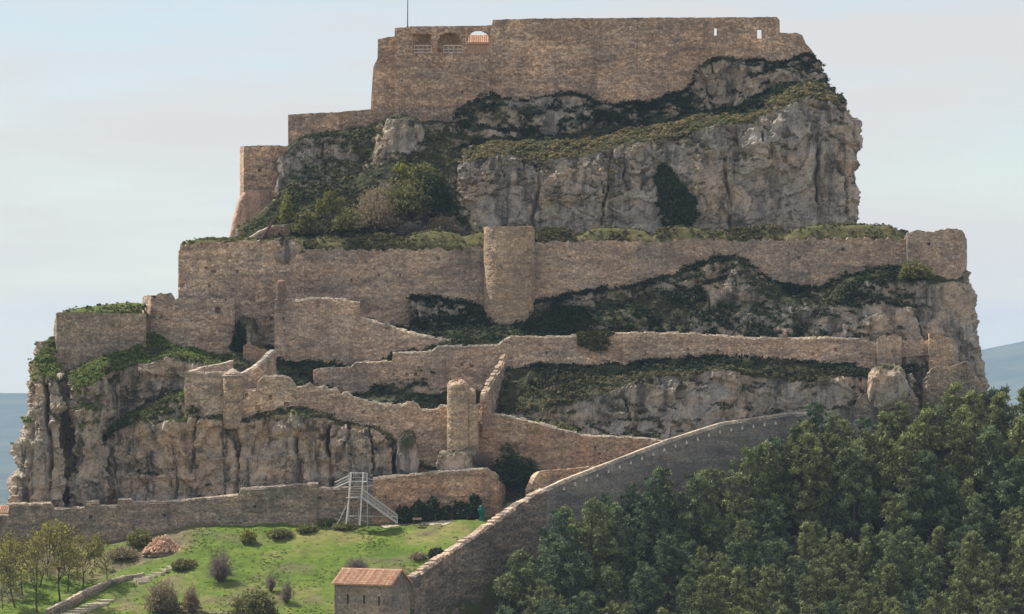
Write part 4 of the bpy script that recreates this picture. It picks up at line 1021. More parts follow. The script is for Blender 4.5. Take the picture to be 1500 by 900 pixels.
for k in range(7):
    t = MB(); a = sp(512.5, 706 + k * 3.6, 0.05 + 0.0); b = sp(530.5, 706 + k * 3.6, 0.05)
    w = 0.28; t.hexa([a + (0, 0, 0), b, b + (0, w, 0), a + (0, w, 0), a + (0, 0, .08), b + (0, 0, .08), b + (0, w, .08), a + (0, w, .08)]); t.build('step', M['galv'], st)
def deck(name, pxa, pxb, row, d0, d1):
    t = MB(); a = sp(pxa, row, d0); b = sp(pxb, row, d1); t.box(a[0], a[1], a[2] - .1, b[0], b[1], a[2]); t.build(name, M['galv'], st)
deck('landing', 510, 538, 706, 0.3, 2.4); deck('landing', 507, 534, 729, -0.2, 1.2)
def mesh_rail(pa, pb, h, posts, name='railing'):
    t = MB()
    for k in range(posts + 1):
        q = pa + (pb - pa) * k / posts; t.tube(q, q + (0, 0, h), 0.022, None, 4)
    t.tube(pa + (0, 0, h), pb + (0, 0, h), 0.05); t.tube(pa + (0, 0, h * .5), pb + (0, 0, h * .5), 0.025); t.tube(pa + (0, 0, .08), pb + (0, 0, .08), 0.04)
    t.build(name, M['galv'], st)
mesh_rail(sp(512, 706, 2.3), sp(537, 706, 2.3), 1.3, 9); mesh_rail(sp(536, 706, 0.3), sp(537, 706, 2.3), 1.3, 8)
mesh_rail(sp(511, 706, 0.4), sp(511, 706, 2.3), 1.3, 6)
a0, b0 = sp(531, 729, 0.0), sp(582, 767, -0.6)
for d in (0.0, 1.1):
    t = MB(); p0, p1 = a0 + (0, d, 0), b0 + (0, d, 0)
    t.hexa([p0 + (0, 0, -.25), p1 + (0, 0, -.1), p1 + (0, .06, -.1), p0 + (0, .06, -.25), p0 + (0, 0, .05), p1 + (0, 0, .15), p1 + (0, .06, .15), p0 + (0, .06, .05)]); t.build('stringer', M['galv'], st)
    mesh_rail(p0 + (0, 0.02, 0), p1 + (0, 0.02, 0.05), 1.15, 24)
for k in range(15):
    q = a0 + (b0 - a0) * (k + .5) / 15; t = MB(); t.box(q[0] - .16, q[1] + .07, q[2] - .02, q[0] + .16, q[1] + 1.04, q[2] + .03); t.build('step', M['galv'], st)
mesh_rail(sp(490, 716, 2.2), sp(511, 706, 2.2), 0.9, 8); bar('stringer', sp(489, 716, 2.2), sp(511, 706, 2.2), 0.08)
mesh_rail(sp(538, 710, 2.2), sp(546, 712, 2.2), 0.9, 3)
bar('post', sp(582, 768, -.6), sp(582, 755, -.6), 0.06)

def at_foot(px, y):
    x = (px - 750) * .1 * (DIST + y) / DIST
    return np.array([x, y, float(ground_z(x, y))])
# gravel path, marker posts, board, green wrapped post
def ribbon(name, pts, w0, mat, lift=0.04, **kw):
    g = [on_ground(*p) for p in pts]; V = []; 
    for i, p in enumerate(g):
        a = g[max(0, i - 1)]; b = g[min(len(g) - 1, i + 1)]; d = (b - a)[:2]; d /= np.hypot(*d); n = np.array([-d[1], d[0]])
        for j in range(5):
            q = p[:2] + n * (j / 4 - .5) * w0 * (0.8 + 0.4 * random.random()); V.append((q[0], q[1], float(ground_z(q[0], q[1])) + lift))
    Q_ = [(i * 5 + j, i * 5 + j + 1, (i + 1) * 5 + j + 1, (i + 1) * 5 + j) for i in range(len(g) - 1) for j in range(4)]
    return link(name, make_mesh(name, V, Q_), mat, **kw)
path_pts = [(560 + k * 3, 772 - 6 * (k / 33) - 2.5 * math.sin(k / 10)) for k in range(34)]
ribbon('gravel_path', path_pts, 1.8, M['gravel'], lift=0.05, kind='structure', label='short pale gravel path leading from the metal stairs', cat='path')
for px, row in ((608, 769), (618, 768)):
    pass
g = at_foot(611, -3.4); ib = empty('information_board', g, 'low brown information board beside the gravel path', 'sign')
for dx in (-.45, .45):
    t = MB(); t.tube((dx, 0, -.2), (dx, 0, .95), .05); t.build('leg', M['wood'], ib)
t = MB(); t.hexa([(-.65, -.3, .8), (.65, -.3, .8), (.65, .3, 1.1), (-.65, .3, 1.1), (-.65, -.3, .87), (.65, -.3, .87), (.65, .3, 1.17), (-.65, .3, 1.17)]); t.build('panel', M['wood'], ib)
for k, (px, row) in enumerate(((638, 766), (662, 763), (684, 762))):
    g = at_foot(px, -3.0); mp = empty('rope_post', g, 'thin wooden rope post beside the gravel path below the rampart', 'post', 'rope posts along the gravel path')
    t = MB(); t.tube((0, 0, -.2), (0, 0, 1.0), .07, .06); t.build('shaft', M['wood'], mp); t = MB(); t.tube((0, 0, 1.0), (0, 0, 1.08), .09, .05); t.build('cap', M['wood'], mp)
g = at_foot(705, -2.4)
gp = empty('wrapped_post', g, 'tall post wrapped in green sheeting at the foot of the reddish rampart', 'post')
n = 14; mb = MB(); prof = [(.62, 0), (.50, .25), (.36, .6), (.40, 1.0), (.52, 1.35), (.55, 1.6), (.42, 1.8), (.30, 1.95), (.30, 2.1), (.12, 2.22)]
vs_ = []
for r_, z in prof:
    for k in range(n):
        a = 2 * math.pi * k / n; q = r_ * (1 + .16 * math.sin(3 * a + z * 2.3) + .1 * math.sin(7 * a)); vs_.append((q * math.cos(a) * .95 + .06 * math.sin(z * 2), q * math.sin(a), z))
fs_ = [(i * n + k, i * n + (k + 1) % n, (i + 1) * n + (k + 1) % n, (i + 1) * n + k) for i in range(len(prof) - 1) for k in range(n)] + [tuple(range((len(prof) - 1) * n, len(prof) * n))]
mb.add(vs_, fs_); mb.build('sheet', M['green_sheet'], gp)
t = MB(); t.box(-.85, -.35, -.15, -.2, .35, .18); t.build('base_block', M['coping'], gp)

# retaining wall and stone steps
rw = [on_ground(px, row + 8) for px, row in ((72, 899), (100, 884), (125, 869), (150, 857), (165, 849), (185, 843), (212, 838))]
wall('retaining_wall', 'low retaining wall with pale coping beside the stone steps', 'wall',
     [(PX(p[0], p[1]), ROW(p[2] + 1.15 - 0.12 * k, p[1]), p[1]) for k, p in enumerate(rw)], [(0, ROW(rw[0][2] - 1.5, rw[0][1])), (72, ROW(rw[0][2] - 1.2, rw[0][1])), (212, ROW(rw[-1][2] - 1, rw[-1][1]))],
     M['wall_grey'], th=0.6, res=0.2, jag=0.05, coping=(0.12, 0.05, M['coping']))
def steps(pts, n, w, label):
    g = [on_ground(*p) for p in pts]; T = np.linspace(0, 1, len(g)); G = np.array(g)
    e = empty('stone_steps', G[0], label, 'steps')
    for k in range(n):
        t_ = (k + .5) / n; p = np.array([np.interp(t_, T, G[:, i]) for i in range(3)]); q = np.array([np.interp(min(1, t_ + .02), T, G[:, i]) for i in range(3)])
        d = (q - p)[:2]; d /= np.hypot(*d) + 1e-9; nn = np.array([-d[1], d[0]]); Ls = np.hypot(*(G[-1] - G[0])[:2]) / n
        ww = w * random.uniform(.88, 1.08); z = float(ground_z(p[0], p[1])) - G[0, 2] + .10
        c = p[:2] - G[0, :2]; t = MB()
        co = [c - d * Ls * .36 - nn * ww / 2, c + d * Ls * .36 - nn * ww / 2, c + d * Ls * .36 + nn * ww / 2, c - d * Ls * .36 + nn * ww / 2]
        t.hexa([(a[0], a[1], z - .35) for a in co] + [(a[0], a[1], z + .08) for a in co]); t.build('step', M['step_stone'], e)
steps([(100, 903), (130, 889), (158, 879)], 7, 2.6, 'lower flight of broad pale stone steps beside the retaining wall')
steps([(213, 855), (208, 848), (235, 838), (264, 826)], 9, 2.4, 'upper flight of broad pale stone steps below the rubble heap')

# rubble heap
hp = on_ground(238, 811)
heap = empty('rubble_heap', hp, 'heap of fallen orange stones at the foot of the lower rampart', 'rubble')
V = []; Fq = []; C = []
for k in range(800):
    a = random.uniform(0, 2 * math.pi); rr = math.sqrt(random.random()) 
    x, y = rr * 3.0 * math.cos(a), rr * 1.5 * math.sin(a) + .6
    z = 2.3 * max(0, 1 - rr) ** .75 * random.uniform(.6, 1.0) * (1 + .25 * math.sin(3 * a))
    s = random.uniform(.08, .26)
    ax = RNG.normal(size=(3, 3)); q_, _ = np.linalg.qr(ax)
    cu = np.array([(i, j, l) for i in (-1, 1) for j in (-1, 1) for l in (-1, 1)], float) * np.array([s, s * .7, s * .5]) * RNG.uniform(.7, 1.1, (8, 3))
    cu = cu @ q_ + np.array([x, y, z + .1]); b = len(V); V += [tuple(v) for v in cu]
    Fq += [(b+0, b+1, b+3, b+2), (b+4, b+6, b+7, b+5), (b+0, b+4, b+5, b+1), (b+2, b+3, b+7, b+6), (b+0, b+2, b+6, b+4), (b+1, b+5, b+7, b+3)]
    base = np.array([.62, .40, .28]) * random.uniform(.65, 1.25); C += [base] * 8
link('stones', make_mesh('stones', V, Fq, attrs={'tint': np.array(C)}), M['rubble'], heap, kind='stuff')
mb = MB(); n = 16
mb.add([(3.1 * math.cos(2*math.pi*k/n), 1.7 * math.sin(2*math.pi*k/n) + .6, -.4) for k in range(n)] + [(1.2 * math.cos(2*math.pi*k/n), .6 * math.sin(2*math.pi*k/n) + .6, .7) for k in range(n)] + [(0, .6, 1.2)],
       [(k, (k+1) % n, n + (k+1) % n, n + k) for k in range(n)] + [(n + k, n + (k+1) % n, 2*n) for k in range(n)])
mb.build('core', M['wall_pink'], heap)

# ------------------------------------------------------------------ vegetation
def leaves(centres, size, aspect, outward, spread=0.6, rng=RNG):
    """one quad per centre, facing roughly along 'outward'"""
    n = len(centres)
    nr = outward + rng.normal(size=(n, 3)) * spread
    nr /= np.linalg.norm(nr, axis=1, keepdims=True) + 1e-9
    a = np.cross(nr, rng.normal(size=(n, 3))); a /= np.linalg.norm(a, axis=1, keepdims=True) + 1e-9
    b = np.cross(nr, a)
    s = size * rng.uniform(.6, 1.3, (n, 1))
    V = np.stack([centres - a * s - b * s * aspect, centres + a * s - b * s * aspect, centres + a * s + b * s * aspect, centres - a * s + b * s * aspect], 1)
    return V.reshape(-1, 3), np.arange(n * 4).reshape(n, 4)

def tufts(pos, rad, k, size, colours, flat=0.75, rng=RNG):
    """k leaf faces round every position: returns verts, quads, tint"""
    n = len(pos)
    d = rng.normal(size=(n, k, 3)); d /= np.linalg.norm(d, axis=-1, keepdims=True)
    d[..., 2] = np.abs(d[..., 2])
    r_ = rad[:, None, None] * rng.uniform(.45, 1.0, (n, k, 1))
    c = pos[:, None, :] + d * r_ * np.array([1, 1, flat])
    V, Q_ = leaves(c.reshape(-1, 3), (size[:, None] * np.ones((1, k))).reshape(-1, 1), 0.55, d.reshape(-1, 3) + np.array([0, 0, .3]), .55, rng)
    col = colours[:, None, :] * rng.uniform(.7, 1.3, (n, k, 1))
    col = np.repeat(col.reshape(-1, 3), 4, 0)
    return V, Q_, col

PAL = {'olive': np.array([[.055, .062, .022], [.085, .085, .032], [.12, .11, .05], [.045, .058, .02]]),
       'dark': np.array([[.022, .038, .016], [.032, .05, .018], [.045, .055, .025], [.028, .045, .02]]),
       'dry': np.array([[.13, .115, .05], [.18, .15, .075], [.09, .09, .035], [.15, .12, .065]]),
       'fresh': np.array([[.08, .115, .022], [.11, .145, .03], [.06, .09, .02], [.14, .15, .05]])}

def scrub(tiers, count, pal, label, name='scrub', rmin=.25, rmax=.8, k=14, region=None, vegmin=.35, seed=1, size=.13):
    rng = np.random.default_rng(seed); P_ = []
    for T in tiers:
        m = T['veg'] > vegmin
        if region is not None: m = m & region(T['px'], T['row'], T['V'][..., 1])
        V = T['V'][m]; w = T['veg'][m]
        if not len(V): continue
        cl = sstep(-.25, .35, fbm(V / 4.0, 3, seed + 9)) + .1
        P_.append((V, w * cl))
    V = np.concatenate([p[0] for p in P_]); w = np.concatenate([p[1] for p in P_]); w = w / w.sum()
    i = rng.choice(len(V), count, p=w)
    pos = V[i] + rng.normal(size=(count, 3)) * .1
    rad = rmin + (rmax - rmin) * rng.random(count) ** 2.2
    col = pal[rng.integers(0, len(pal), count)] * rng.uniform(.75, 1.25, (count, 1))
    A, Q_, C = tufts(pos, rad, k, size * (.6 + rad), col, rng=rng)
    link(name, make_mesh(name, A, Q_, attrs={'tint': C}), M['leaf'], kind='stuff', label=label, cat='scrub')

scrub([T_massif], 3600, PAL['dry'] * 1.5, 'dry yellowish grass, lightened as if sunlit, on the ledge of the upper massif', name='grass', seed=1, rmax=.55, region=lambda a, b, y: y < 57.8, vegmin=.2)  # dry grass colour lifted so the ledge reads as sunlit
scrub([T_massif], 4000, PAL['dark'] * .8, 'dark green scrub below the topmost wall, darkened further for its shade', seed=21, region=lambda a, b, y: (y >= 57.8) & (a > 600), vegmin=.08, rmax=1.0)  # scrub is dark green; shade of the wall above is added to its colour
scrub([T_left], 2600, PAL['olive'], 'low scrub on the slope below the upper left walls', seed=2)
scrub([T_upper], 6200, PAL['dark'] * .8, 'dark green scrub on the broken slope under the long rampart, darkened further as shadow', seed=3, rmax=1.1, vegmin=.12, region=lambda a, b, y: a < 1345)  # rampart's shadow band deepened by darkening the scrub colour
scrub([T_knoll], 2400, np.concatenate([PAL['olive'], PAL['dry']]), 'olive scrub over the grey knoll below the middle rampart', seed=4, region=lambda a, b, y: y < 16.5)
scrub([T_knoll], 3200, PAL['dark'] * .8, 'dark green scrub under the long middle rampart, darkened further for its shade', seed=24, region=lambda a, b, y: y >= 16, vegmin=.1, rmax=.9)  # darkened palette carries part of the middle rampart's shade
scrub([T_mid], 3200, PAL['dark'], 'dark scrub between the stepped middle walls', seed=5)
scrub([T_bank], 900, np.concatenate([PAL['dry'], PAL['olive']]), 'dry scrub on the bank behind the diagonal wall', seed=26, rmax=.5, vegmin=.1)
scrub([T_low], 2600, PAL['olive'], 'olive scrub along the lip of the streaked lower cliff', seed=6)
scrub([T_pillar, T_pillar2, T_alcove], 4200, PAL['fresh'] * 1.5, 'green grass and scrub on the outer rock ledges', name='grass', seed=7, rmax=.6)  # fresh green raised; sunlight missing on these ledges is put into the colour
scrub([T_low], 1800, PAL['fresh'] * 1.5, 'green grass ramp, brightened as if in sun, at the left end of the streaked cliff', name='grass', seed=17, rmax=.45, region=lambda a, b, y: (a > 158) & (a < 276) & (b < 645), vegmin=.1, size=.11)  # sunlight that does not reach the ramp is painted into its grass
scrub([T_turf], 6500, np.concatenate([PAL['dry'], PAL['olive']]), 'dry tussock grass on the hummocks above the long rampart', name='grass', seed=8, rmax=.5, k=12)
scrub([T_fmound, T_bast], 1400, np.concatenate([PAL['fresh'], PAL['dry']]), 'short grass on the outer wall mound and bastion top', name='grass', seed=9, rmax=.4, k=12)

def ivy(T, cx, cy, rx, ry, n, label, seed, base_y=None, off=0.25):
    """leaf blanket hanging on a face, cast from the surface points inside an ellipse"""
    rng = np.random.default_rng(seed)
    if T is not None:
        m = (((T['px'] - cx - .22 * (T['row'] - cy)) / (rx * (.75 + .5 * (T['row'] - cy) / ry * .6))) ** 2 + ((T['row'] - cy) / ry) ** 2 + 1.3 * fbm(T['V'] / 2.2, 4, seed)) < 1
        V = T['V'][m]; Nn = T['n'][m]
        i = rng.integers(0, len(V), n); c = V[i] + Nn[i] * rng.uniform(.02, off, (n, 1)); o_ = Nn[i]
    else:
        u = rng.uniform(-1, 1, (n * 2, 2)); px = cx + u[:, 0] * rx; row = cy + u[:, 1] * ry
        pts = np.array([P(a, b, base_y) for a, b in zip(px, row)])
        m = (u[:, 0] ** 2 + u[:, 1] ** 2 * (u[:, 1] > 0) + 1.1 * fbm(pts / 1.0, 3, seed)) < .8
        c = pts[m]; c[:, 1] -= rng.uniform(.02, off, len(c)); o_ = np.tile([0, -1, .2], (len(c), 1))
    A, Q_ = leaves(c, np.full((len(c), 1), .14), .8, o_, .5, rng)
    C = np.repeat((PAL['dark'] * 1.5 if T is not None else PAL['olive'] * 1.1)[rng.integers(0, 4, len(c))] * rng.uniform(.6, 1.5, (len(c), 1)), 4, 0)
    link('ivy', make_mesh('ivy', A, Q_, attrs={'tint': C}), M['leaf'], label=label, cat='ivy')
ivy(T_massif, 985, 285, 36, 52, 9000, 'large dark ivy sheet hanging on the face of the upper massif', 71, off=.7)
ivy(None, 873, 500, 27, 14, 620, 'small ivy patch hanging over the long middle rampart', 72, base_y=19.9, off=.18)

# --- pines
def pine_mesh(seed, h=11.0, w=3.2, hue=0.0):
    rng = np.random.default_rng(seed)
    tr = MB(); bend = rng.normal(size=2) * .25
    pts = [Vector((bend[0] * math.sin(t * 2.5) , bend[1] * math.sin(t * 2.1), h * .93 * t)) for t in np.linspace(0, 1, 8)]
    for i in range(7): tr.tube(pts[i], pts[i + 1], .22 * (1 - i / 8) + .03, .22 * (1 - (i + 1) / 8) + .03, 7, cap=False)
    cl = []; rd = []
    nb = 54
    lean = rng.normal(size=2) * .12
    for i in range(nb):
        t = .16 + .82 * (i / nb) ** .95
        z = h * t; az = i * 2.39996 + rng.normal() * .45
        env = w * min(1, (t - .06) / .22) ** .7 * (1 - t) ** .62 * 1.2 + .22
        ln = env * rng.uniform(.6, 1.12)
        up = .15 + .75 * t
        b0 = Vector((0, 0, z)); b1 = Vector((math.cos(az) * ln + lean[0] * z * .2, math.sin(az) * ln + lean[1] * z * .2, z + ln * up * .6))
        tr.tube(b0, b1, .055 * (1.1 - t * .6), .015, 4, cap=False)
        for s in np.linspace(.45, 1.0, max(1, int(ln / .75))) if ln > 1.2 else [0.85]:
            c = b0.lerp(b1, s); cl.append((c.x + rng.normal() * .12, c.y + rng.normal() * .12, c.z + rng.normal() * .12 + .1)); rd.append(rng.uniform(.38, .72) * (1.15 - .45 * t))
    cl += [(0, 0, h * .97), (0, 0, h * .92)]; rd += [.22, .32]
    cl = np.array(cl); rd = np.array(rd); n = len(cl); k = 58
    d = rng.normal(size=(n, k, 3)); d[..., 2] += .25; d /= np.linalg.norm(d, axis=-1, keepdims=True)
    c0 = cl[:, None, :] + d * rd[:, None, None] * rng.uniform(.6, 1.0, (n, k, 1)) * np.array([1, 1, .72])
    nr = d * .8 + rng.normal(size=(n, k, 3)) * .35
    V, Q_ = leaves(c0.reshape(-1, 3), np.full((n * k, 1), .125), .42, nr.reshape(-1, 3), .25, rng)
    # needle sprays that roughen the outline
    m = 12; d2 = rng.normal(size=(n, m, 3)); d2[..., 2] += .5; d2 /= np.linalg.norm(d2, axis=-1, keepdims=True)
    b0_ = cl[:, None, :] + d2 * rd[:, None, None] * .8; sd = np.cross(d2, rng.normal(size=(n, m, 3))); sd /= np.linalg.norm(sd, axis=-1, keepdims=True) + 1e-9
    ln = rng.uniform(.2, .42, (n, m, 1))
    V2 = np.stack([b0_ - sd * .07, b0_ + sd * .07, b0_ + d2 * ln + sd * .02, b0_ + d2 * ln - sd * .02], 2).reshape(-1, 3)
    base = np.array([.132, .168, .076]) * (1 + .12 * hue) + np.array([.016, .006, -.006]) * hue
    tone = rng.uniform(.5, 1.5, (n, 1, 1))
    col = np.concatenate([(base * tone * rng.uniform(.8, 1.2, (n, k, 1))).reshape(-1, 3), (base * tone * rng.uniform(.8, 1.3, (n, m, 1))).reshape(-1, 3)])
    col = np.repeat(col, 4, 0)
    Q_ = np.concatenate([Q_, np.arange(n * m * 4).reshape(-1, 4) + len(V)]); V = np.concatenate([V, V2])
    cm = make_mesh('crown', V, Q_, attrs={'tint': col}); cm.materials.append(M['needles'])
    tm = tr.mesh('trunk'); tm.materials.append(M['pine_bark'])
    return tm, cm, h
PINES = [pine_mesh(900 + i, h=hh, w=ww, hue=hu) for i, (hh, ww, hu) in enumerate(((11, 3.2, 0), (12.5, 3.3, .9), (10, 3.7, -.8), (12, 2.7, 1.7), (9.5, 3.2, .4), (13, 3.4, -1.4), (10.5, 3.9, 1.2)))]
BROWN = None
def place_tree(name, protos, i, loc, s, rz, label, cat, group):
    tm, cm, h = protos[i]
    o = empty(name, loc, label, cat, group, rz); o.scale = (s, s, s)
    for nm, me in (('trunk', tm), ('crown', cm)):
        c = bpy.data.objects.new(nm, me); COL.objects.link(c); c.parent = o
    return o
lim_px = [700, 740, 760, 830, 880, 930, 990, 1040, 1085, 1130, 1180, 1205, 1225, 1250, 1290, 1320, 1345, 1400, 1450, 1500, 1560]
lim_row = [930, 880, 800, 735, 722, 692, 672, 672, 640, 632, 612, 582, 604, 606, 602, 582, 570, 558, 568, 562, 556]
rt_ = random.Random(5); npine = 0
yy = -66.0
while yy < 34:
    xx = -14.0 + rt_.uniform(0, 4)
    while xx < 88:
        x = xx + rt_.uniform(-1.6, 1.6); y = yy + rt_.uniform(-1.8, 1.8)
        xx += rt_.uniform(4.8, 6.6)
        d = float(diag_side(np.array(x), np.array(y)))
        if d < 2.6: continue
        if y > 10 and x < 62: continue
        gz = float(ground_z(x, y)); px = float(PX(x, y))
        if px > 1540 or px < 690: continue
        i = rt_.randrange(len(PINES)); h = PINES[i][2]
        s = rt_.uniform(.78, 1.12)
        lim = np.interp(px, lim_px, lim_row) + rt_.uniform(0, 14)
        ztop = (HORIZON - lim) * .1 * (DIST + y) / DIST
        if gz + h * s > ztop: s = (ztop - gz) / h
        elif d < 13 and y > -28: s = min(1.42, (ztop - gz) / h) * rt_.uniform(.9, 1.0)
        elif y > -3 and px > 1170: s = min(1.45, (ztop - gz) / h)
        if s < .42: continue
        if ROW(gz + h * s, y) > 915: continue
        kind = ('broad mid-green', 'tall yellowish-green', 'broad deep green', 'slim yellow-green', 'short mid-green', 'tall dark green', 'wide olive green')[i]
        hgt = PX(x, y); where = ('against the smooth diagonal wall' if d < 9 and y > -6 else 'at the foot of the rough diagonal wall' if d < 9 else 'below the ruined gable wall' if y > 0 and hgt < 1330 else 'below the right end of the castle rock' if y > 0 else 'inside the wood on the upper slope' if y > -22 else 'inside the wood low on the slope')
        place_tree('pine_tree', PINES, i, (x, y, gz - .15), s, rt_.uniform(0, 6.28), kind + ' pine tree ' + where, 'tree', kind + ' pines ' + where)
        npine += 1
    yy += 5.8
for px, row, y, i in ((1196, 590, 8, 5), (1218, 608, 5, 1), (1240, 616, 8.5, 3), (1164, 624, 3, 1), (1268, 612, 8.5, 5), (1296, 604, 9, 3), (1136, 642, 1, 5), (1322, 590, 9.5, 1), (1180, 618, 6, 3)):
    x = (px - 750) * .1 * (DIST + y) / DIST; gz = float(ground_z(x, y)); h = PINES[i][2]; z1 = (HORIZON - row) * .1 * (DIST + y) / DIST
    kind = ('', 'tall yellowish-green', '', 'slim yellow-green', '', 'tall dark green')[i]; where = 'against the upper end of the smooth diagonal wall' if px < 1200 else 'below the ruined gable wall'
    place_tree('pine_tree', PINES, i, (x, y, gz - .15), min(1.55, (z1 - gz) / h), px * .7, kind + ' pine tree ' + where, 'tree', kind + ' pines ' + where)

# --- spring trees and shrubs with bare twigs
def spring_tree(seed, h, w, leafcol, leafn=900, twigcol=(.19, .155, .125)):
    rng = np.random.default_rng(seed); tr = MB(); tw = []; lv = []
    def grow(p, d, ln, r_, lev):
        q = p
        for s in range(3):
            d = (d + Vector(rng.normal(size=3)) * .16 + Vector((0, 0, .05))).normalized()
            n_ = q + d * ln / 3
            if lev < 3: tr.tube(q, n_, r_ * (1 - s * .15), r_ * (1 - (s + 1) * .15), 5 if lev else 7, cap=False)
            else: tw.append((q, n_, max(.022, r_ * (1 - s * .25))))
            if lev >= 3: lv.append(n_)
            q = n_
            if s and lev < 4:
                for _ in range(2 if lev < 3 else 2):
                    a = rng.uniform(0, 6.28); t_ = rng.uniform(.45, .9)
                    o_ = d.orthogonal().normalized(); b_ = d.cross(o_)
                    nd = (d * math.cos(t_) + (o_ * math.cos(a) + b_ * math.sin(a)) * math.sin(t_)).normalized()
                    grow(q, nd, ln * rng.uniform(.55, .75), r_ * .55, lev + 1)
        if lev < 4: grow(q, d, ln * .62, r_ * .5, lev + 1)
    grow(Vector((0, 0, -.2)), Vector((rng.normal() * .12, rng.normal() * .12, 1)), h * .42, .12 * h / 8, 0)
    V = []; Fq = []
    for a, b, r_ in tw:
        d = (b - a).normalized(); o_ = d.orthogonal().normalized() * max(r_, .016); b_ = d.cross(o_)
        i = len(V); V += [a + o_, a - o_ * .5 + b_ * .87, a - o_ * .5 - b_ * .87, b + o_ * .6, b - o_ * .3 + b_ * .5, b - o_ * .3 - b_ * .5]
        Fq += [(i, i + 1, i + 4, i + 3), (i + 1, i + 2, i + 5, i + 4), (i + 2, i, i + 3, i + 5)]
    tips = np.array([tuple(p) for p in lv])
    hmax = tips[:, 2].max(); sc = h / hmax; wx = np.percentile(np.abs(tips[:, :2]), 95); sw = w / wx
    S = np.array([sw, sw, sc])
    ii = rng.integers(0, len(tips), leafn); c = (tips[ii] + rng.normal(size=(leafn, 3)) * .12) * S
    LV, LQ = leaves(c, np.full((leafn, 1), .10), .7, rng.normal(size=(leafn, 3)), .5, rng)
    V = np.array([tuple(v) for v in V]) * S
    allV = np.concatenate([V, LV]); allQ = np.concatenate([np.array(Fq), LQ + len(V)])
    tint = np.concatenate([np.tile(np.array(twigcol), (len(V), 1)) * rng.uniform(.8, 1.3, (len(V), 1)), np.repeat(np.array(leafcol) * rng.uniform(.7, 1.3, (leafn, 1)), 4, 0)])
    cm = make_mesh('crown', allV, allQ, attrs={'tint': tint}); cm.materials.append(M['leaf'])
    tr.v = [(v[0] * sw, v[1] * sw, v[2] * sc) for v in tr.v]
    tm = tr.mesh('trunk'); tm.materials.append(M['bark'])
    return tm, cm, h
YG = (.34, .32, .08); GB = (.22, .19, .09)
SPRING = [spring_tree(40, 10, 3.2, YG, 1100), spring_tree(41, 9, 3.0, YG, 800), spring_tree(43, 9.5, 3.3, YG, 1300), spring_tree(44, 8, 2.7, GB, 500)]
for k, (px, row, tp, i) in enumerate([(55, 898, 783, 1), (88, 881, 757, 0), (121, 863, 782, 2), (157, 851, 770, 3), (33, 872, 788, 2), (16, 860, 775, 1), (4, 893, 815, 3), (58, 860, 765, 0), (113, 846, 756, 3), (86, 838, 762, 2), (-8, 872, 780, 1), (140, 838, 785, 3), (70, 845, 772, 3), (40, 846, 776, 3), (100, 868, 790, 1), (22, 890, 800, 0)]):
    g = on_ground(px, row); h = (row - tp) * .1 * (DIST + g[1]) / DIST
    lab = ('slender spring tree with yellow-green young leaves before the lower rampart', 'nearly bare grey-brown tree before the lower rampart')[i == 3]
    place_tree('spring_tree', SPRING, i, g, h / SPRING[i][2], k * 1.3, lab, 'tree', ('leafing spring trees on the meadow', 'nearly bare trees on the meadow')[i == 3])

def shrub_mesh(seed, r_, h, twigs, leafn, twigcol, leafcol, ls=.07):
    rng = np.random.default_rng(seed); V = []; Fq = []; tips = []
    for k in range(twigs):
        a = rng.uniform(0, 6.28); e = math.sqrt(rng.random()); end = np.array([math.cos(a) * r_ * e, math.sin(a) * r_ * e, h * math.sqrt(max(.03, 1 - e * e * .95)) * rng.uniform(.3, 1.05)]) * rng.uniform(.7, 1.12)
        p0 = np.array([math.cos(a), math.sin(a), 0]) * r_ * .12 * rng.random(); mid = p0 + (end - p0) * .5 + np.array([0, 0, h * .12]) + rng.normal(size=3) * .1
        for A, B in ((p0, mid), (mid, end)):
            d = B - A; o_ = np.cross(d, rng.normal(size=3)); o_ /= np.linalg.norm(o_) + 1e-9; w_ = rng.uniform(.02, .045)
            i = len(V); V += [A - o_ * w_, A + o_ * w_, B + o_ * w_ * .5, B - o_ * w_ * .5]; Fq.append((i, i+1, i+2, i+3))
        tips += [mid + (end - mid) * t_ for t_ in (.3, .6, .9, 1.0)]
    tips = np.array(tips); c = tips[rng.integers(0, len(tips), leafn)] + rng.normal(size=(leafn, 3)) * .13
    LV, LQ = leaves(c, np.full((leafn, 1), ls), .65, rng.normal(size=(leafn, 3)), .5, rng)
    allV = np.concatenate([np.array(V), LV]); allQ = np.concatenate([np.array(Fq), LQ + len(V)])
    tint = np.concatenate([np.array(twigcol) * rng.uniform(.7, 1.3, (len(V), 1)), np.repeat(np.array(leafcol) * rng.uniform(.65, 1.35, (leafn, 1)), 4, 0)])
    me = make_mesh('shrub', allV, allQ, attrs={'tint': tint}); me.materials.append(M['leaf']); return me
def shrub(px, row, wpx, hpx, kind, label, y=None, seed=None, group=None, T=None):
    g = on_ground(px, row) if y is None else P(px, row, y)
    s = .1 * (DIST + g[1]) / DIST; seed = seed or int(px * 3 + row)
    r_, h = wpx * s / 2, hpx * s
    vol = max(.3, r_ * r_ * h / 8)
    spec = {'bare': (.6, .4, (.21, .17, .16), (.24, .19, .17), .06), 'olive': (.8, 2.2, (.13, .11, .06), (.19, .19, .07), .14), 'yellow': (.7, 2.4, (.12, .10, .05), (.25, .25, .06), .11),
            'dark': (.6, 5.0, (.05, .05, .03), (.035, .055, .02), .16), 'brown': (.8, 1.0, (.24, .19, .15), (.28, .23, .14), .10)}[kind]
    tw = int(np.clip(520 * vol ** .6 * spec[0], 120, 1500)); ln = int(np.clip(1500 * vol ** .7 * spec[1], 150, 9000))
    me = shrub_mesh(seed, r_, h, tw, ln, spec[2], spec[3], spec[4])
    return link('shrub', me, None, label=label, cat='shrub', group=group, loc=tuple(g - np.array([0, 0, .08])))
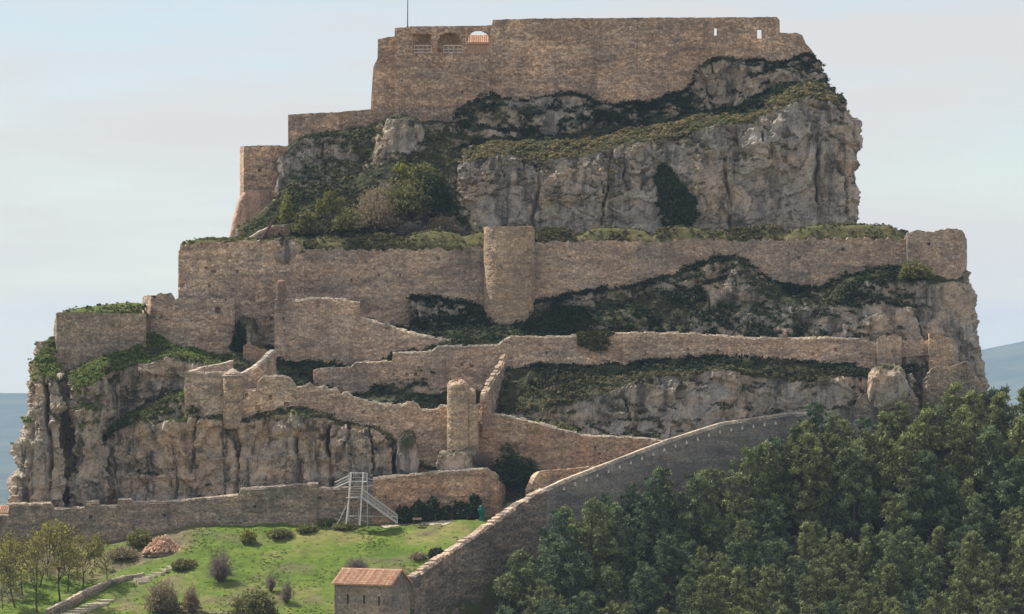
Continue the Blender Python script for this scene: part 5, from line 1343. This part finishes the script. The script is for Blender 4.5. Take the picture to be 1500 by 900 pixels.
shrub(323, 852, 50, 54, 'bare', 'large rounded purplish bare shrub in the middle of the meadow')
shrub(522, 836, 40, 26, 'bare', 'wide grey bare bush right behind the small house roof')
shrub(238, 898, 58, 52, 'brown', 'large brown twiggy bush beside the stone steps')
shrub(280, 897, 30, 42, 'brown', 'upright twiggy bush next to the large brown bush')
shrub(372, 906, 70, 42, 'olive', 'broad yellowish bush at the foot of the meadow')
shrub(420, 884, 24, 42, 'bare', 'thin bare shrub on the lower meadow')
shrub(397, 866, 20, 34, 'bare', 'small wispy bare shrub uphill of the thin bare shrub')
shrub(364, 795, 26, 22, 'yellow', 'small round yellow-green shrub at the foot of the lower rampart')
shrub(206, 800, 40, 24, 'olive', 'straggling bush left of the rubble heap')
shrub(180, 818, 56, 20, 'brown', 'low brown brush beside the rubble heap')
shrub(270, 832, 40, 14, 'olive', 'low green brush at the head of the stone steps')
shrub(640, 815, 26, 10, 'dark', 'low dark tussock on the right of the meadow')
shrub(612, 818, 30, 10, 'brown', 'low grey-brown tussock on the right of the meadow')
for k, px in enumerate((592, 612, 633, 655, 675, 694)):
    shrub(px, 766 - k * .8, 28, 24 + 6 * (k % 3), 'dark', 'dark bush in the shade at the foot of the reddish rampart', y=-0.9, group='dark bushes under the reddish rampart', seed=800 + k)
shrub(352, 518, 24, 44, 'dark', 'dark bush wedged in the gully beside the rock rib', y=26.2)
shrub(378, 522, 34, 16, 'olive', 'small olive bush above the forework wall', y=24.5)
for px, row, w, h in ((480, 770, 34, 12), (505, 774, 40, 10), (450, 778, 36, 10), (410, 786, 40, 12)):
    shrub(px, row, w, h, 'olive', 'low grassy clump below the grey lower rampart', group='grassy clumps below the rampart')
for k, (px, row, w, h) in enumerate(((750, 712, 60, 46), (772, 716, 50, 36), (730, 716, 40, 40))):
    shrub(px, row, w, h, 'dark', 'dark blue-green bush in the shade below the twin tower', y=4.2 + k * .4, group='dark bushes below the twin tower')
shrub(705, 690, 40, 36, 'bare', 'grey twiggy bush against the foot of the twin tower', y=4.0)
# upper terrace plants
UT = SPRING + [spring_tree(77, 7.5, 2.6, (.20, .20, .045), 2600, (.12, .10, .075)), spring_tree(78, 4, 1.4, (.26, .28, .05), 1500)]
place_tree('terrace_tree', UT, 4, P(473, 349, 40), 1.0, .4, 'twiggy tree with yellow-green top on the terrace above the rampart', 'tree', None)
place_tree('terrace_tree', UT, 5, P(581, 277, 47.5), 1.05, 1.4, 'small pale yellow-green tree leaning on the bushy slope', 'tree', None)
shrub(420, 328, 22, 44, 'yellow', 'upright yellow-green bush beside the pink rock flank', y=45)
for k, (px, row, w, h, kd, lab) in enumerate(((552, 340, 90, 60, 'brown', 'wide brown twiggy thicket on the upper terrace'), (512, 340, 50, 36, 'olive', 'olive bush between terrace tree and brown thicket'),
        (600, 320, 90, 66, 'olive', 'broad olive bush on the upper slope'), (634, 318, 66, 72, 'dark', 'deep green rounded bush beside the massif'), (560, 300, 70, 30, 'brown', 'brown scrub bank above the brown thicket'),
        (446, 345, 40, 40, 'olive', 'rounded olive bush left of the terrace tree'), (650, 345, 60, 30, 'brown', 'low brown bush at the massif foot'), (617, 262, 60, 22, 'olive', 'olive bush cresting the upper slope'), (600, 347, 60, 24, 'bare', 'grey twiggy brush at the thicket edge'))):
    shrub(px, row, w, h, kd, lab, y=43.5 + (345 - row) * .1)
shrub(1342, 408, 50, 26, 'olive', 'green scrub clump hanging below the corner tower', y=28.6)
shrub(785, 640, 36, 26, 'yellow', 'bright green bush behind the lower rampart crest', y=9.0)
shrub(820, 640, 50, 22, 'olive', 'green bush behind the lower rampart on the knoll', y=9.4)
# meadow tussocks
rng = np.random.default_rng(77)
xs = rng.uniform(-78, 2, 26000); ys = rng.uniform(-44, -1, 26000)
d = diag_side(xs, ys); pz = ground_z(xs, ys)
nn = fbm(np.stack([xs / 5, ys / 5, xs * 0], -1), 4, 44)
keep = (d < -1.2) & (rng.random(len(xs)) < sstep(-.05, .5, nn) * .4 + .03)
pos = np.stack([xs, ys, pz], -1)[keep]
palm = np.array([[.14, .21, .03], [.16, .23, .035], [.12, .18, .03], [.21, .22, .075], [.20, .20, .08]])
A, Q_, C = tufts(pos, rng.uniform(.10, .30, len(pos)), 7, np.full(len(pos), .085), palm[rng.integers(0, 5, len(pos))], flat=.6, rng=rng)
link('meadow_grass', make_mesh('meadow_grass', A, Q_, attrs={'tint': C}), M['leaf'], kind='stuff', label='short green grass tussocks over the meadow', cat='grass')

# ------------------------------------------------------------------ haze
hz = MB(); hz.box(-9500, -3700, -300, 9500, 11600, 90)
hm = bpy.data.materials.new('air'); hm.use_nodes = True
nt = hm.node_tree; nt.nodes.clear()
vo = nt.nodes.new('ShaderNodeVolumePrincipled'); vo.inputs['Color'].default_value = (0.50, 0.70, 1.0, 1); vo.inputs['Density'].default_value = 5.2e-5; vo.inputs['Anisotropy'].default_value = 0.0
ou = nt.nodes.new('ShaderNodeOutputMaterial'); nt.links.new(vo.outputs[0], ou.inputs['Volume'])
link('haze', hz.mesh('haze'), hm, kind='stuff', label='thin blue haze filling the air of the valley', cat='haze')
